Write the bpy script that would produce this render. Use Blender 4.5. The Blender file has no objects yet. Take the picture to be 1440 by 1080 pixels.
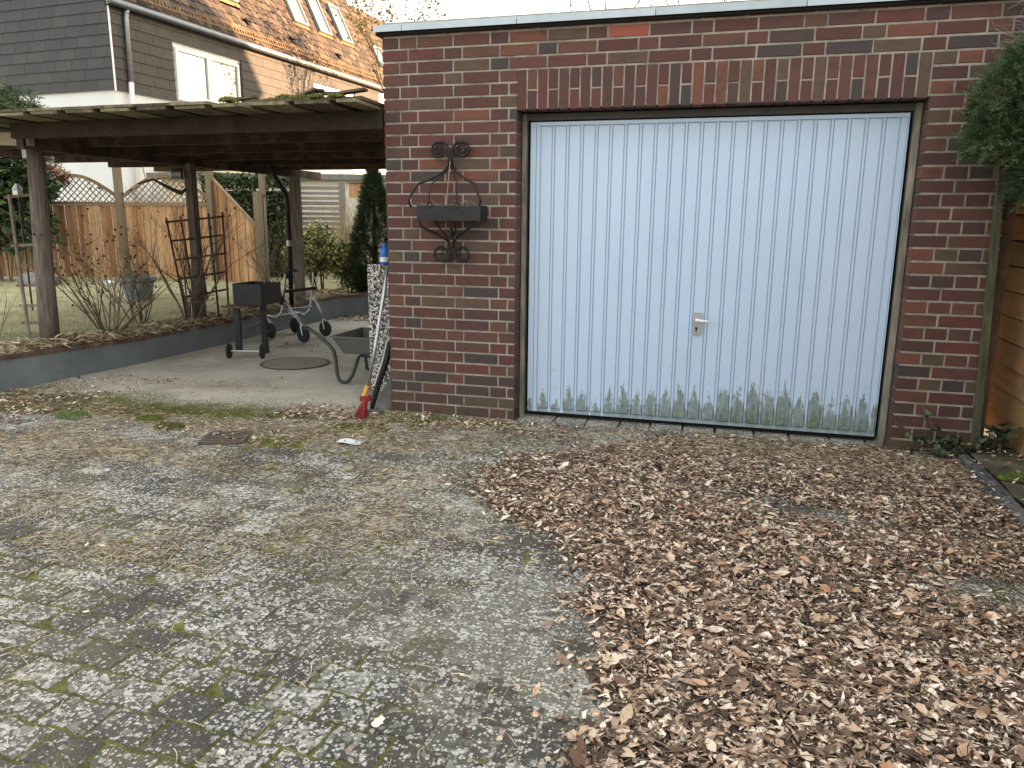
import bpy, math, random
import numpy as np
from mathutils import Vector, Matrix, Euler

random.seed(7)
rng = np.random.default_rng(11)
C = bpy.context.scene.collection
sc = bpy.context.scene

# ------------------------------------------------------------------ camera
cam_d = bpy.data.cameras.new("camera")
cam = bpy.data.objects.new("camera", cam_d)
C.objects.link(cam)
YAW, PITCH, ROLL = 0.2686, 0.2115, 0.0088
fw = Vector((-math.sin(YAW)*math.cos(PITCH), math.cos(YAW)*math.cos(PITCH), -math.sin(PITCH)))
rt = Vector((math.cos(YAW), math.sin(YAW), 0))
up = rt.cross(fw)
r2 = rt*math.cos(ROLL)+up*math.sin(ROLL)
u2 = -rt*math.sin(ROLL)+up*math.cos(ROLL)
Rm = Matrix((r2, u2, -fw)).transposed().to_4x4()
cam.matrix_world = Matrix.Translation((2.2706, -4.9478, 1.3667)) @ Rm
cam_d.sensor_width = 36
cam_d.lens = 1069.8/1440*36
cam_d.clip_start = 0.05
cam_d.clip_end = 2000
sc.camera = cam

# ------------------------------------------------------------------ light
SUN_EL = math.radians(12.5)
SUN_DIR = Vector((0.93, 0.37, 0)).normalized()          # horizontal direction towards the sun
world = bpy.data.worlds.new("World")
sc.world = world
world.use_nodes = True
wn = world.node_tree.nodes
bg = wn.get("Background") or wn.new("ShaderNodeBackground")
sky = wn.new("ShaderNodeTexSky")
sky.sky_type = 'NISHITA'
sky.sun_disc = False
sky.sun_elevation = SUN_EL
sky.sun_rotation = math.atan2(SUN_DIR.x, SUN_DIR.y)
sky.dust_density = 3.0
sky.air_density = 1.0
sky.ozone_density = 0.0
# thin bright cloud veil over the whole sky (the photograph's sky is white)
_wt = world.node_tree
_tc = _wt.nodes.new("ShaderNodeTexCoord")
_cn = _wt.nodes.new("ShaderNodeTexNoise"); _cn.inputs["Scale"].default_value = 2.2; _cn.inputs["Detail"].default_value = 5
_wt.links.new(_tc.outputs["Generated"], _cn.inputs["Vector"])
_cr = _wt.nodes.new("ShaderNodeMapRange"); _cr.inputs[1].default_value = .3; _cr.inputs[2].default_value = .7; _cr.inputs[3].default_value = .55; _cr.inputs[4].default_value = .9
_wt.links.new(_cn.outputs["Fac"], _cr.inputs[0])
_mx = _wt.nodes.new("ShaderNodeMix"); _mx.data_type = 'RGBA'
_wt.links.new(_cr.outputs[0], _mx.inputs[0]); _wt.links.new(sky.outputs[0], _mx.inputs[6])
_mx.inputs[7].default_value = (2.8, 2.70, 2.52, 1)
_wt.links.new(_mx.outputs[2], bg.inputs[0])
bg.inputs[1].default_value = 0.15
sun_d = bpy.data.lights.new("sun", 'SUN')
sun_d.energy = 5.0
sun_d.angle = math.radians(0.6)
sun_d.color = (1.0, 0.62, 0.34)
sun = bpy.data.objects.new("sun", sun_d)
C.objects.link(sun)
sd = Vector((SUN_DIR.x*math.cos(SUN_EL), SUN_DIR.y*math.cos(SUN_EL), math.sin(SUN_EL)))
sun.rotation_euler = sd.to_track_quat('Z', 'Y').to_euler()
sc.view_settings.view_transform = 'Standard'
sc.view_settings.look = 'None'
sc.view_settings.gamma = 1
sc.view_settings.exposure = 2.4
sc.view_settings.use_curve_mapping = False
sc.render.engine = 'CYCLES'
try:
    sc.cycles.max_bounces = 6
    sc.cycles.transparent_max_bounces = 4
except Exception:
    pass

# ------------------------------------------------------------------ helpers
def nd(nt, t, **kw):
    n = nt.nodes.new(t)
    for k, v in kw.items():
        setattr(n, k, v)
    return n

def base_mat(name, rough=0.85, metal=0.0):
    m = bpy.data.materials.new(name)
    m.use_nodes = True
    nt = m.node_tree
    b = nt.nodes["Principled BSDF"]
    b.inputs["Roughness"].default_value = rough
    b.inputs["Metallic"].default_value = metal
    return m, nt, b

def math_n(nt, op, a, b=None, clamp=False):
    n = nd(nt, "ShaderNodeMath", operation=op, use_clamp=clamp)
    for i, v in enumerate((a, b)):
        if v is None:
            continue
        if isinstance(v, (int, float)):
            n.inputs[i].default_value = v
        else:
            nt.links.new(v, n.inputs[i])
    return n.outputs[0]

def ramp(nt, fac, stops, interp='LINEAR'):
    r = nd(nt, "ShaderNodeValToRGB")
    r.color_ramp.interpolation = interp
    el = r.color_ramp.elements
    while len(el) < len(stops):
        el.new(0.5)
    for e, (p, c) in zip(el, stops):
        e.position = p
        e.color = (c[0], c[1], c[2], 1) if not isinstance(c, (int, float)) else (c, c, c, 1)
    nt.links.new(fac, r.inputs[0])
    return r.outputs[0]

def pos(nt, scale=(1, 1, 1), coord='world'):
    if coord == 'world':
        o = nd(nt, "ShaderNodeNewGeometry").outputs["Position"]
    else:
        o = nd(nt, "ShaderNodeTexCoord").outputs["Object"]
    mp = nd(nt, "ShaderNodeMapping")
    mp.inputs["Scale"].default_value = scale
    nt.links.new(o, mp.inputs[0])
    return mp.outputs[0]

def noise(nt, vec, scale=5, detail=4, rough=0.6, dist=0.0):
    n = nd(nt, "ShaderNodeTexNoise")
    n.inputs["Scale"].default_value = scale
    n.inputs["Detail"].default_value = detail
    n.inputs["Roughness"].default_value = rough
    n.inputs["Distortion"].default_value = dist
    nt.links.new(vec, n.inputs["Vector"])
    return n.outputs["Fac"]

def mixc(nt, fac, a, b, mode='MIX'):
    n = nd(nt, "ShaderNodeMix", data_type='RGBA', blend_type=mode)
    for i, v in ((0, fac), (6, a), (7, b)):
        if isinstance(v, (int, float)):
            n.inputs[i].default_value = v
        elif isinstance(v, tuple):
            n.inputs[i].default_value = (v[0], v[1], v[2], 1)
        else:
            nt.links.new(v, n.inputs[i])
    return n.outputs[2]

def bump(nt, b, height, strength=0.4, dist=0.01):
    n = nd(nt, "ShaderNodeBump")
    n.inputs["Strength"].default_value = strength
    n.inputs["Distance"].default_value = dist
    nt.links.new(height, n.inputs["Height"])
    nt.links.new(n.outputs[0], b.inputs["Normal"])

def rnd_fac(nt):
    a = nd(nt, "ShaderNodeObjectInfo").outputs["Random"]
    g = nd(nt, "ShaderNodeNewGeometry").outputs["Random Per Island"]
    return math_n(nt, 'FRACT', math_n(nt, 'ADD', a, g))

def simple(name, stops, rough=0.85, metal=0.0, scale=8, stretch=(1, 1, 1), wr=0.6, wn=0.5,
           bumps=0.3, bscale=None, coord='world', detail=4, bdist=0.01, spec=None):
    """colour = ramp(noise * wn + random piece value * wr)"""
    m, nt, b = base_mat(name, rough, metal)
    v = pos(nt, stretch, coord)
    n = noise(nt, v, scale, detail, 0.65)
    f = math_n(nt, 'MULTIPLY', math_n(nt, 'SUBTRACT', n, 0.5), wn*2.2)
    if wr > 0:
        f = math_n(nt, 'ADD', f, math_n(nt, 'MULTIPLY', math_n(nt, 'SUBTRACT', rnd_fac(nt), 0.5), wr*1.6))
    f = math_n(nt, 'ADD', f, 0.5, True)
    nt.links.new(ramp(nt, f, stops), b.inputs["Base Color"])
    if bumps:
        n2 = noise(nt, v, bscale or scale*4, 5, 0.7)
        bump(nt, b, n2, bumps, bdist)
    if spec is not None:
        b.inputs["Specular IOR Level"].default_value = spec
    return m

class MB:
    def __init__(s):
        s.v = []; s.f = []
    def add(s, vs, fs):
        o = len(s.v)
        s.v += [tuple(p) for p in vs]
        s.f += [tuple(i+o for i in f) for f in fs]
    def box(s, x0, x1, y0, y1, z0, z1):
        s.add([(x0,y0,z0),(x1,y0,z0),(x1,y1,z0),(x0,y1,z0),(x0,y0,z1),(x1,y0,z1),(x1,y1,z1),(x0,y1,z1)],
              [(0,3,2,1),(4,5,6,7),(0,1,5,4),(1,2,6,5),(2,3,7,6),(3,0,4,7)])
        return s
    def obox(s, c, ax, ay, az, hx, hy, hz):
        """box with centre c, unit axes and half sizes"""
        c = Vector(c); ax = Vector(ax)*hx; ay = Vector(ay)*hy; az = Vector(az)*hz
        vs = [c+ax*i+ay*j+az*k for k in (-1,1) for j, i in ((-1,-1),(-1,1),(1,1),(1,-1))]
        s.add(vs, [(0,3,2,1),(4,5,6,7),(0,1,5,4),(1,2,6,5),(2,3,7,6),(3,0,4,7)])
        return s
    def beam(s, a, b, w, h, up=(0,0,1)):
        a = Vector(a); b = Vector(b); d = (b-a); L = d.length; d.normalize()
        side = d.cross(Vector(up)).normalized(); u = side.cross(d)
        return s.obox((a+b)/2, d, side, u, L/2, w/2, h/2)
    def tube(s, pts, r, n=8, cap=True, closed=False):
        pts = [Vector(p) for p in pts]
        rs = r if isinstance(r, (list, tuple)) else [r]*len(pts)
        vs = []; fs = []
        prev = None
        for i, p in enumerate(pts):
            if closed:
                d = pts[(i+1) % len(pts)]-pts[i-1]
            else:
                d = pts[min(i+1, len(pts)-1)]-pts[max(i-1, 0)]
            if d.length < 1e-9: d = Vector((0,0,1))
            d.normalize()
            if prev is None:
                a = Vector((0,0,1)) if abs(d.z) < 0.9 else Vector((1,0,0))
                u = d.cross(a).normalized()
            else:
                u = (prev-d*prev.dot(d))
                u = u.normalized() if u.length > 1e-6 else d.orthogonal().normalized()
            prev = u
            w = d.cross(u)
            for k in range(n):
                t = 2*math.pi*k/n
                vs.append(p+(u*math.cos(t)+w*math.sin(t))*rs[i])
        m = len(pts)
        for i in range(m if closed else m-1):
            j = (i+1) % m
            for k in range(n):
                fs.append((i*n+k, i*n+(k+1) % n, j*n+(k+1) % n, j*n+k))
        if cap and not closed:
            fs.append(tuple(range(n))[::-1]); fs.append(tuple((m-1)*n+k for k in range(n)))
        s.add(vs, fs)
        return s
    def lathe(s, c, prof, n=20, axis=(0,0,1)):
        """profile of (radius, height) along axis from c"""
        ax = Vector(axis).normalized(); u = ax.orthogonal().normalized(); w = ax.cross(u); c = Vector(c)
        vs = []; fs = []
        for r, h in prof:
            for k in range(n):
                t = 2*math.pi*k/n
                vs.append(c+ax*h+(u*math.cos(t)+w*math.sin(t))*r)
        for i in range(len(prof)-1):
            for k in range(n):
                fs.append((i*n+k, i*n+(k+1) % n, (i+1)*n+(k+1) % n, (i+1)*n+k))
        fs.append(tuple(range(n))[::-1]); fs.append(tuple((len(prof)-1)*n+k for k in range(n)))
        s.add(vs, fs)
        return s
    def mesh(s, name, smooth=False):
        me = bpy.data.meshes.new(name)
        me.from_pydata(s.v, [], s.f)
        if smooth:
            me.polygons.foreach_set("use_smooth", [True]*len(me.polygons))
        me.update()
        return me

def link(name, me, mat, parent=None, loc=None, rot=None, label=None, cat=None, group=None, kind=None):
    o = bpy.data.objects.new(name, me)
    if mat is not None and me is not None:
        if len(me.materials) == 0:
            me.materials.append(mat)
    if parent is not None:
        o.parent = parent
        # meshes are laid out in world coordinates: cancel the offset of the thing's empty
        if parent.type == 'EMPTY':
            o.matrix_parent_inverse = Matrix.Translation(-parent.location)
    if loc is not None: o.location = loc
    if rot is not None: o.rotation_euler = rot
    if label: o["label"] = label
    if cat: o["category"] = cat
    if group: o["group"] = group
    if kind: o["kind"] = kind
    C.objects.link(o)
    return o

def B(mb, name, mat, parent=None, smooth=False, **kw):
    return link(name, mb.mesh(name, smooth), mat, parent, **kw)

def thing(name, loc, label, cat, group=None):
    return link(name, None, None, None, loc=loc, label=label, cat=cat, group=group)

# ------- vectorised scatter of small triangle templates
def rand_rot(n, tilt, rng=rng, spin=True):
    """rotation matrices: random heading about z, then tilt of std 'tilt' about a random horizontal axis"""
    a = rng.uniform(0, 2*math.pi, n) if spin else np.zeros(n)
    t = rng.normal(0, 1, n)*tilt
    b = rng.uniform(0, 2*math.pi, n)
    ca, sa = np.cos(a), np.sin(a)
    Rz = np.zeros((n,3,3)); Rz[:,0,0]=ca; Rz[:,0,1]=-sa; Rz[:,1,0]=sa; Rz[:,1,1]=ca; Rz[:,2,2]=1
    k = np.stack([np.cos(b), np.sin(b), np.zeros(n)], 1)
    K = np.zeros((n,3,3)); K[:,0,1]=-k[:,2]; K[:,0,2]=k[:,1]; K[:,1,0]=k[:,2]; K[:,1,2]=-k[:,0]; K[:,2,0]=-k[:,1]; K[:,2,1]=k[:,0]
    I = np.eye(3)[None]
    Rt = I+np.sin(t)[:,None,None]*K+(1-np.cos(t))[:,None,None]*(K@K)
    return Rt@Rz

def align_rot(dirs, rng=rng):
    """x axis of the template along dirs, random roll"""
    d = dirs/np.linalg.norm(dirs, axis=1, keepdims=True)
    r = rng.normal(0, 1, d.shape)
    u = r-(r*d).sum(1, keepdims=True)*d
    u /= np.linalg.norm(u, axis=1, keepdims=True)
    w = np.cross(d, u)
    return np.stack([d, u, w], 2)

def scatter_mesh(name, templates, P, R, S, smooth=False):
    n = len(P)
    S = np.asarray(S)
    if S.ndim == 1: S = np.repeat(S[:, None], 3, 1)
    which = rng.integers(0, len(templates), n)
    Vs = []; Fs = []; off = 0
    for k, (tv, tf) in enumerate(templates):
        idx = np.where(which == k)[0]
        if len(idx) == 0: continue
        tv = np.asarray(tv, float); tf = np.asarray(tf, int)
        v = tv[None]*S[idx][:, None, :]
        v = np.einsum('nij,nkj->nki', R[idx], v)+P[idx][:, None, :]
        f = tf[None]+(np.arange(len(idx))*len(tv))[:, None, None]+off
        Vs.append(v.reshape(-1, 3)); Fs.append(f.reshape(-1, 3)); off += v.shape[0]*v.shape[1]
    V = np.concatenate(Vs); F = np.concatenate(Fs)
    me = bpy.data.meshes.new(name)
    me.vertices.add(len(V)); me.vertices.foreach_set("co", V.ravel())
    me.loops.add(F.size); me.loops.foreach_set("vertex_index", F.ravel())
    me.polygons.add(len(F)); me.polygons.foreach_set("loop_start", np.arange(len(F))*3)
    me.polygons.foreach_set("loop_total", np.full(len(F), 3))
    if smooth: me.polygons.foreach_set('use_smooth', np.ones(len(F), bool))
    me.update(calc_edges=True)
    return me

# numpy value noise in 2d
_perm = rng.random((64, 64))
def vnoise(x, y, s=1.0, o=0.0):
    x = np.asarray(x)*s+o; y = np.asarray(y)*s+o*1.7
    xi = np.floor(x).astype(int); yi = np.floor(y).astype(int)
    fx = x-xi; fy = y-yi; fx = fx*fx*(3-2*fx); fy = fy*fy*(3-2*fy)
    g = lambda a, b: _perm[a % 64, b % 64]
    return (g(xi,yi)*(1-fx)+g(xi+1,yi)*fx)*(1-fy)+(g(xi,yi+1)*(1-fx)+g(xi+1,yi+1)*fx)*fy
def fbm(x, y, s=1.0, o=0.0):
    return (vnoise(x,y,s,o)+0.5*vnoise(x,y,s*2.1,o+7)+0.25*vnoise(x,y,s*4.3,o+13))/1.75

def inpoly(x, y, poly):
    c = np.zeros(x.shape, bool); n = len(poly)
    for i in range(n):
        x1, y1 = poly[i]; x2, y2 = poly[(i+1) % n]
        cond = ((y1 > y) != (y2 > y)) & (x < (x2-x1)*(y-y1)/(y2-y1+1e-12)+x1)
        c ^= cond
    return c

# ------------------------------------------------------------------ materials
# bricks: each brick one colour out of the kiln palette, dark burnt edges
def brick_mat():
    m, nt, b = base_mat("clinker_brick", 0.78)
    f = rnd_fac(nt)
    col = ramp(nt, f, [(0.0,(.115,.038,.030)),(.13,(.145,.052,.040)),(.26,(.095,.038,.035)),(.38,(.080,.044,.042)),(.46,(.12,.045,.038)),
                       (.57,(.15,.062,.040)),(.65,(.20,.070,.042)),(.71,(.105,.040,.034)),(.80,(.125,.075,.048)),(.88,(.060,.046,.044)),(.94,(.155,.042,.034))], 'CONSTANT')
    v = pos(nt)
    n = noise(nt, v, 14, 5, .7)
    col = mixc(nt, math_n(nt,'MULTIPLY',n,.55), col, mixc(nt, .5, col, (.045,.030,.030)))
    # kiln flashing: soft darker and browner clouds inside each brick, pale lime bloom here and there
    fl = noise(nt, pos(nt,(1,1,2.2)), 9, 3, .5)
    col = mixc(nt, ramp(nt, fl, [(.50,0),(.68,.6)]), col, (.055,.038,.036))
    col = mixc(nt, ramp(nt, noise(nt, v, 26, 5, .8), [(.60,0),(.74,.5)]), col, (.20,.15,.12))
    n2 = noise(nt, pos(nt,(1,1,1.5)), 3.2, 3, .5)
    col = mixc(nt, ramp(nt, n2, [(.55,0),(.75,.35)]), col, (.10,.085,.05))
    # rising damp and algae: greener towards the ground
    sz = nd(nt,"ShaderNodeSeparateXYZ"); nt.links.new(pos(nt), sz.inputs[0])
    h = math_n(nt,'SUBTRACT', math_n(nt,'MULTIPLY', noise(nt, v, 5, 4, .7), .7), sz.outputs[2])
    col = mixc(nt, ramp(nt, h, [(.0,0),(.5,.45)]), col, (.055,.062,.03))
    hs_ = nd(nt,"ShaderNodeHueSaturation"); hs_.inputs["Saturation"].default_value = 1.0; hs_.inputs["Value"].default_value = .78
    nt.links.new(col, hs_.inputs["Color"])
    nt.links.new(hs_.outputs[0], b.inputs["Base Color"])
    bump(nt, b, noise(nt, v, 120, 5, .75), .35, .004)
    return m
M_brick = brick_mat()
M_brick_orange = simple("orange_brick", [(0,(.30,.075,.04)),(1,(.24,.07,.045))], .8, scale=20, wr=0, bumps=.3, bscale=120, bdist=.004)
M_mortar = simple("mortar", [(0,(.10,.088,.07)),(.35,(.23,.205,.17)),(.6,(.31,.28,.235)),(1,(.40,.365,.31))], .95, scale=7, wr=0, wn=.9, bumps=.6, bscale=160, bdist=.004)
M_zinc = simple("zinc_sheet", [(0,(.30,.36,.40)),(1,(.46,.52,.56))], .45, .5, scale=6, wr=.2, wn=.6, bumps=.08)
M_frame = simple("weathered_frame", [(0,(.10,.09,.072)),(.5,(.22,.20,.165)),(1,(.36,.33,.27))], .8, scale=9, stretch=(3,3,.5), wr=.2, wn=.9, bumps=.3)
M_cover = simple("concrete_filled_cover", [(0,(.17,.15,.12)),(1,(.32,.29,.24))], .9, scale=14, wr=0, wn=.9, bumps=.5)
M_headframe = simple("shaded_frame_head", [(0,(.03,.03,.03)),(1,(.10,.10,.095))], .8, scale=8, wr=0, bumps=.2)  # near-black colour puts the lintel's shadow into the frame head
M_wood_old = simple("old_brown_wood", [(0,(.012,.008,.006)),(.5,(.045,.026,.017)),(1,(.15,.088,.055))], .85, scale=10, stretch=(.6,.6,.6), wr=.4, wn=.8, bumps=.5, bscale=60)
M_post = simple("grey_brown_post_wood", [(0,(.07,.055,.047)),(.5,(.17,.135,.115)),(1,(.31,.26,.22))], .85, scale=9, stretch=(6,6,.5), wr=.3, wn=.9, bumps=.6, bscale=20)
M_board = simple("mossy_roof_board", [(0,(.035,.028,.016)),(.4,(.095,.080,.045)),(.7,(.17,.15,.09)),(1,(.25,.23,.14))], .9, scale=5, stretch=(5,.8,5), wr=.5, wn=.8, bumps=.5, bscale=25)
M_board_dark = simple("damp_roof_board", [(0,(.02,.015,.01)),(1,(.06,.05,.028))], .9, scale=5, stretch=(5,.8,5), wr=.4, wn=.8, bumps=.5, bscale=25)
M_beamlight = simple("bleached_beam", [(0,(.30,.26,.21)),(1,(.52,.47,.39))], .85, scale=8, stretch=(.6,4,4), wr=.2, wn=.8, bumps=.4, bscale=20)
M_fence = simple("orange_fence_wood", [(0,(.24,.115,.05)),(.5,(.40,.215,.10)),(1,(.52,.33,.18))], .8, scale=7, stretch=(3,3,.4), wr=.6, wn=.7, bumps=.4, bscale=18)
M_lattice = simple("pale_lattice_wood", [(0,(.15,.095,.045)),(1,(.28,.19,.105))], .85, scale=9, wr=.4, wn=.6, bumps=.3)
M_fence_post = simple("pressure_treated_post", [(0,(.12,.10,.06)),(1,(.24,.19,.12))], .85, scale=6, stretch=(5,5,.6), wr=.3, wn=.8, bumps=.4)
def rfence_mat():
    m, nt, b = base_mat("worn_plank_wood", .8)
    v = pos(nt, (1,.35,4))
    n = noise(nt, v, 7, 5, .7, .4)
    f = math_n(nt,'ADD', math_n(nt,'MULTIPLY', n, .8), math_n(nt,'MULTIPLY', rnd_fac(nt), .3), True)
    col = ramp(nt, f, [(.2,(.12,.065,.03)),(.5,(.24,.135,.06)),(.72,(.33,.195,.095)),(1,(.38,.27,.16))])
    g = noise(nt, pos(nt,(1,1.2,1.6)), 3.5, 5, .7)
    col = mixc(nt, ramp(nt, g, [(.48,0),(.68,.75)]), col, (.11,.105,.05))
    sc_ = noise(nt, pos(nt,(1,.8,3)), 22, 4, .7)
    col = mixc(nt, ramp(nt, sc_, [(.62,0),(.68,.8)]), col, (.30,.23,.14))
    nt.links.new(col, b.inputs["Base Color"])
    bump(nt, b, noise(nt, v, 40, 4, .7), .5, .006)
    return m
M_rfence = rfence_mat()
M_green_post = simple("algae_post", [(0,(.03,.032,.018)),(.5,(.075,.078,.042)),(1,(.14,.14,.08))], .9, scale=9, stretch=(4,4,.7), wr=0, wn=.9, bumps=.5)
M_black = simple("black_iron", [(0,(.008,.008,.009)),(1,(.030,.029,.028))], .45, .6, scale=20, wr=0, bumps=.2)
M_box_iron = simple("weathered_black_sheet", [(0,(.008,.009,.010)),(.7,(.020,.022,.024)),(1,(.055,.055,.045))], .6, .3, scale=14, wr=0, wn=.9, bumps=.2)
M_grill = simple("grill_black_enamel", [(0,(.010,.012,.014)),(1,(.035,.038,.042))], .5, .3, scale=7, wr=0, bumps=.2)
M_rust = simple("rusty_brown", [(0,(.07,.035,.024)),(1,(.17,.09,.06))], .9, scale=20, wr=.2, wn=.9, bumps=.4)
M_steel = simple("grey_steel", [(0,(.30,.31,.32)),(1,(.5,.51,.52))], .35, .8, scale=12, wr=0, bumps=.05)
M_plastic_grey = simple("grey_tray_plastic", [(0,(.075,.08,.075)),(1,(.125,.13,.12))], .6, scale=9, wr=0, bumps=.15)
M_green_tube = simple("dark_green_tube", [(0,(.012,.022,.016)),(1,(.03,.045,.034))], .5, scale=14, wr=0, bumps=.1)
M_rubber = simple("black_rubber", [(0,(.010,.010,.011)),(1,(.03,.03,.031))], .8, scale=25, wr=0, bumps=.2)
M_blue = simple("blue_plastic", [(0,(.012,.10,.42)),(1,(.03,.17,.55))], .35, scale=10, wr=0, bumps=0)
M_white = simple("white_plastic", [(0,(.62,.63,.64)),(1,(.75,.75,.75))], .5, scale=10, wr=0, bumps=0)
M_red = simple("red_bristles", [(0,(.16,.012,.014)),(1,(.34,.03,.03))], .7, scale=60, stretch=(4,4,.3), wr=0, wn=.8, bumps=.5)
M_yellow = simple("yellow_socket", [(0,(.5,.22,.02)),(1,(.62,.32,.04))], .5, scale=10, wr=0, bumps=0)
M_paper = simple("white_paper", [(0,(.66,.70,.76)),(1,(.74,.77,.82))], .7, scale=10, wr=0, bumps=.05)
M_iron_brown = simple("rusty_cast_iron", [(0,(.055,.042,.035)),(1,(.16,.125,.10))], .75, .3, scale=30, wr=.3, bumps=.4)
M_bark = simple("grey_twig_bark", [(0,(.07,.05,.035)),(1,(.19,.145,.10))], .9, scale=20, wr=.7, bumps=0)
M_bark_pale = simple("straw_twig_bark", [(0,(.22,.16,.09)),(1,(.42,.32,.19))], .9, scale=20, wr=.7, bumps=0)
M_trunk = simple("brown_trunk_bark", [(0,(.03,.022,.016)),(1,(.09,.07,.052))], .95, scale=12, wr=.2, bumps=.7)
M_leafdark = simple("dark_conifer_green", [(0,(.012,.026,.010)),(.5,(.028,.058,.018)),(1,(.062,.10,.030))], .75, scale=2.5, wr=.7, wn=.5, bumps=0)
M_thuja = simple("deep_thuja_green", [(0,(.006,.016,.005)),(.6,(.016,.038,.009)),(1,(.05,.085,.018))], .75, scale=3, wr=.6, wn=.5, bumps=0)
M_conifer = simple("bluish_conifer_green", [(0,(.012,.026,.010)),(.40,(.036,.070,.026)),(.75,(.07,.125,.045)),(.92,(.12,.17,.065)),(1,(.16,.12,.05))], .75, scale=5, wr=.6, wn=.7, bumps=0)
M_hedge = simple("hedge_green", [(0,(.022,.038,.013)),(.5,(.05,.078,.026)),(1,(.11,.14,.055))], .7, scale=2, wr=.8, wn=.4, bumps=0)
M_var = simple("yellow_green_shrub", [(0,(.07,.10,.025)),(.5,(.24,.27,.08)),(1,(.55,.52,.22))], .7, scale=3, wr=.8, wn=.4, bumps=0)
M_ivy = simple("ivy_green", [(0,(.010,.024,.012)),(.7,(.03,.055,.028)),(1,(.08,.10,.05))], .5, scale=3, wr=.9, bumps=0)
M_autumn = simple("autumn_far_leaf", [(0,(.10,.09,.03)),(1,(.28,.24,.10))], .8, scale=3, wr=.9, bumps=0)
M_vine = simple("dry_orange_vine", [(0,(.13,.06,.03)),(1,(.36,.20,.11))], .9, scale=5, wr=.9, bumps=0)
M_leaf = simple("dead_leaf", [(0,(.055,.032,.022)),(.20,(.130,.078,.050)),(.42,(.27,.175,.115)),(.66,(.45,.325,.225)),(.84,(.66,.52,.39)),(.93,(.40,.19,.085)),(1,(.76,.66,.54))],
                .7, scale=40, wr=.95, wn=.25, bumps=.3, bscale=90, bdist=.003)
M_leaf_big = simple("dead_leaf_large", [(0,(.13,.065,.036)),(.2,(.28,.165,.10)),(.4,(.46,.31,.20)),(.55,(.36,.15,.06)),(.7,(.56,.42,.30)),(.85,(.38,.21,.10)),(1,(.62,.50,.38))],
                .65, scale=30, wr=1.0, wn=.15, bumps=.3, bscale=90, bdist=.003)
M_mould = simple("leaf_mould", [(0,(.05,.032,.023)),(.5,(.14,.09,.062)),(1,(.27,.19,.13))], .95, scale=60, wr=0, wn=1.0, bumps=1.0, bscale=140, bdist=.02)
M_needle = simple("dry_needles", [(0,(.15,.105,.06)),(.5,(.36,.275,.17)),(1,(.58,.49,.34))], .85, scale=3, wr=.9, bumps=0)
M_moss = simple("moss", [(0,(.045,.050,.012)),(.5,(.11,.12,.026)),(1,(.21,.22,.055))], .95, scale=4, wr=.8, wn=.6, bumps=0)
M_moss_bright = simple("bright_moss", [(0,(.06,.085,.010)),(1,(.20,.25,.035))], .95, scale=8, wr=.8, wn=.4, bumps=0)
M_grass = simple("winter_grass", [(0,(.30,.33,.13)),(.5,(.50,.47,.27)),(1,(.66,.58,.40))], .85, scale=.9, wr=.6, wn=.9, bumps=0)
M_green_grass = simple("green_grass", [(0,(.07,.13,.035)),(1,(.20,.30,.10))], .85, scale=3, wr=.8, wn=.5, bumps=0)

def lichens(nt, v, out, dens):
    for sc_, th, c in ((44, .42, (.50,.49,.45)), (88, .46, (.74,.73,.68)), (26, .36, (.25,.25,.205))):
        vo = nd(nt,"ShaderNodeTexVoronoi"); vo.inputs["Scale"].default_value = sc_; vo.inputs["Randomness"].default_value = 1
        dv = nd(nt,"ShaderNodeVectorMath", operation='ADD')
        nn = nd(nt,"ShaderNodeTexNoise"); nn.inputs["Scale"].default_value = sc_*1.6; nn.inputs["Detail"].default_value = 3
        nt.links.new(v, nn.inputs["Vector"])
        sm = nd(nt,"ShaderNodeVectorMath", operation='SCALE'); sm.inputs[3].default_value = 1.2/sc_
        nt.links.new(nn.outputs["Color"], sm.inputs[0]); nt.links.new(v, dv.inputs[0]); nt.links.new(sm.outputs[0], dv.inputs[1])
        nt.links.new(dv.outputs[0], vo.inputs["Vector"])
        sp = nd(nt,"ShaderNodeSeparateColor"); nt.links.new(vo.outputs["Color"], sp.inputs[0])
        thr = math_n(nt,'MULTIPLY', math_n(nt,'SUBTRACT', math_n(nt,'MULTIPLY', dens, 1.7), sp.outputs[0]), th*1.6)
        mask = ramp(nt, math_n(nt,'ADD', math_n(nt,'SUBTRACT', thr, vo.outputs["Distance"]), .5), [(.49,0),(.55,1)])
        out = mixc(nt, math_n(nt,'MULTIPLY', mask, .85), out, c)
    return out

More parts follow.
